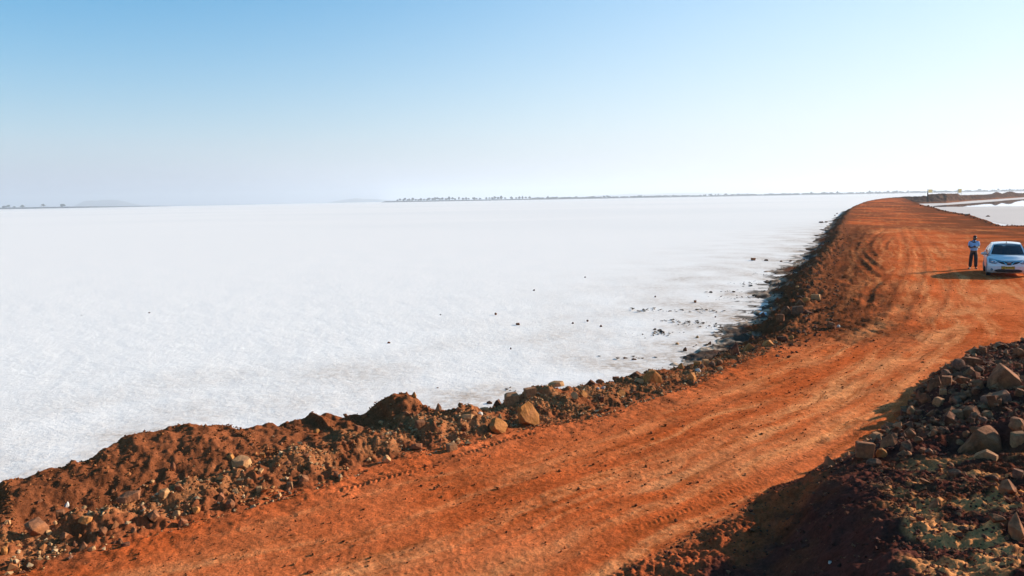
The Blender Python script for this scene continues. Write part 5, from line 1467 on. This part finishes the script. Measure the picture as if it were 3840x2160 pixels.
def add(pts, parent):
    for q in pts:
        B.append(q); Ed.append((parent, len(B) - 1)); parent = len(B) - 1
    return parent
for sx in (-1, 1):
    w = add([(sx * .185, .015, 1.385, .066), (sx * .205, .03, 1.25, .055), (sx * .210, .035, 1.115, .046), (sx * .17, -.115, 1.10, .040), (sx * .085, -.205, 1.12, (.030, .024))], 3)
    pm = add([(sx * .045, -.235, 1.135, (.036, .016))], w)
    for k in range(4):
        dx = sx * (.022 - k * .0)
        add([(sx * .018, -.252 - .004 * k, 1.160 - .018 * k, .0095), (-sx * .006, -.268, 1.168 - .018 * k - .004, .0085), (-sx * .018, -.255, 1.166 - .018 * k - .008, .007)], pm)
    add([(sx * .05, -.262, 1.165, .011), (sx * .028, -.275, 1.185, .009)], w)
    k_ = add([(sx * .085, 0, .86, .098), (sx * .105, -.012, .66, .082), (sx * .115, -.015, .475, .062), (sx * .122, .012, .28, .058), (sx * .128, .02, .095, .042), (sx * .135, .0, .045, (.042, .038))], 0)
    add([(sx * (.15 if sx > 0 else .20), -.12, .032, (.045, .028)), (sx * (.155 if sx > 0 else .225), -.175, .026, (.036, .02))], k_)
# nose and ears
hd = 5
add([(.02, -.135, 1.56, .016), (.02, -.152, 1.545, .011)], hd)
for sx in (-1, 1): add([(.02 + sx * .078, -.035, 1.565, (.012, .026))], hd)
body_m = skin('body', B, Ed, M_SKIN)
S = [(0, 0, .90, (.190, .140)), (0, -.005, 1.05, (.190, .150)), (0, .005, 1.26, (.200, .135)), (0, .012, 1.385, (.135, .095)), (0, .0, 1.435, (.078, .07))]
SE = [(0, 1), (1, 2), (2, 3), (3, 4)]
for sx in (-1, 1):
    S += [(sx * .19, .015, 1.375, .082), (sx * .206, .03, 1.25, .070), (sx * .212, .035, 1.165, .066)]
    k = len(S); SE += [(3, k - 3), (k - 3, k - 2), (k - 2, k - 1)]
skin('shirt', S, SE, M_SHIRT)
T = [(0, .0, .955, (.158, .120)), (0, 0, .90, (.165, .125))]; TE = [(0, 1)]
for sx in (-1, 1):
    T += [(sx * .088, 0, .80, .116), (sx * .104, -.012, .62, .102), (sx * .112, -.012, .46, .092), (sx * .122, .010, .26, .086), (sx * .128, .015, .085, .082)]
    k = len(T); TE += [(1, k - 5)] + [(k - 5 + i, k - 4 + i) for i in range(4)]
skin('trousers', T, TE, M_TROU, root=1)
for sx in (-1, 1):
    tx = .16 if sx > 0 else .235
    q = skin('sandal', [(sx * .128, .045, .02, (.045, .018)), (sx * .142, -.06, .018, (.05, .016)), (sx * tx, -.195, .016, (.045, .014))], [(0, 1), (1, 2)], M_SHOE)
# collar and placket
def small(name, c, s, m, rot=(0, 0, 0), par=man):
    b = bmesh.new(); box_bm(b, (0, 0, 0), s, None, min(s) * .3); o = link(name, bm_mesh(name, b, m, True), par); o.location = c; o.rotation_euler = rot; return o
for sx in (-1, 1): small('collar', (sx * .05, -.075, 1.43), (.075, .014, .055), M_SHIRT, (math.radians(-25), math.radians(28 * sx), math.radians(14 * sx)))
# hair: a cap fitted to the head
b = bmesh.new(); bmesh.ops.create_uvsphere(b, u_segments=20, v_segments=12, radius=1)
dl = [v for v in b.verts if v.co.z < -.15 + .55 * (v.co.y < -.35) + (.25 if v.co.y < 0 else -.25)]
bmesh.ops.delete(b, geom=dl, context='VERTS')
for v in b.verts: v.co = Vector((v.co.x * .086, v.co.y * .104, v.co.z * .088))
hr = link('hair', bm_mesh('hair', b, M_HAIR, True), man); hr.location = (.02, -.045, 1.635); hr.rotation_euler = (math.radians(14), 0, 0)
md = hr.modifiers.new('thick', 'SOLIDIFY'); md.thickness = .014
for sx in (-1, 1):
    b = bmesh.new(); bmesh.ops.create_uvsphere(b, u_segments=10, v_segments=6, radius=.011)
    link('eye', bm_mesh('eye', b, M_EYE, True), man).location = (.02 + sx * .03, -.128, 1.585)
    small('eyebrow', (.02 + sx * .031, -.137, 1.607), (.036, .008, .008), M_HAIR)
small('mouth', (.018, -.128, 1.515), (.04, .008, .008), plain('lips', (.09, .03, .025), .5))
small('moustache', (.018, -.136, 1.528), (.055, .010, .012), M_HAIR)
c_, s_ = math.cos(man.rotation_euler.z), math.sin(man.rotation_euler.z)
b = bmesh.new(); box_bm(b, (0, 0, 0), (.072, .145, .011), None, .004)
ph = link('mobile_phone', bm_mesh('mobile_phone', b, M_BLACK), None)
lx, ly = -.0, -.262
ph.location = (fp[0] + lx * c_ - ly * s_, fp[1] + lx * s_ + ly * c_, zf + 1.178); ph.rotation_euler = (math.radians(-28), 0, man.rotation_euler.z)
tag(ph, 'small dark phone held up in both hands of the standing man', 'phone')

# ------------------------------------------------------------------ litter
p, mpp, az = on_land(2861, 1183)
rg2 = np.random.default_rng(2)
b = bmesh.new(); ring = []
mid = b.verts.new((0, 0, .05))
n_ = 18
r1 = [b.verts.new((.075 * math.cos(i / n_ * 6.2832) * rg2.uniform(.8, 1.2), .07 * math.sin(i / n_ * 6.2832), .05 + rg2.uniform(-.012, .02))) for i in range(n_)]
r2 = [b.verts.new((.15 * math.cos(i / n_ * 6.2832) * rg2.uniform(.85, 1.1), .14 * math.sin(i / n_ * 6.2832) * rg2.uniform(.85, 1.15), .02 + rg2.uniform(-.02, .05))) for i in range(n_)]
for i in range(n_):
    b.faces.new((mid, r1[i], r1[(i + 1) % n_])); b.faces.new((r1[i], r2[i], r2[(i + 1) % n_], r1[(i + 1) % n_]))
m_, n, l, p_ = mat('litter_plastic')
p_.inputs['Roughness'].default_value = .35
tc = n.new('ShaderNodeTexCoord'); sp = n.new('ShaderNodeSeparateXYZ'); l.new(tc.outputs['Object'], sp.inputs[0])
l.new(mix_col(n, l, 'MIX', ramp(n, l, sp.outputs[0], .03, .05), (.70, .78, .84, 1), (.35, .48, .60, 1)), p_.inputs['Base Color'])
lt = link('plastic_litter', bm_mesh('plastic_litter', b, m_, False)); md = lt.modifiers.new('thick', 'SOLIDIFY'); md.thickness = .006
lt.location = (p[0], p[1], p[2] + .03); lt.rotation_euler = (math.radians(14), math.radians(-6), -az)
tag(lt, 'crumpled white and blue plastic bag lying on the dark mud by the shore', 'litter')
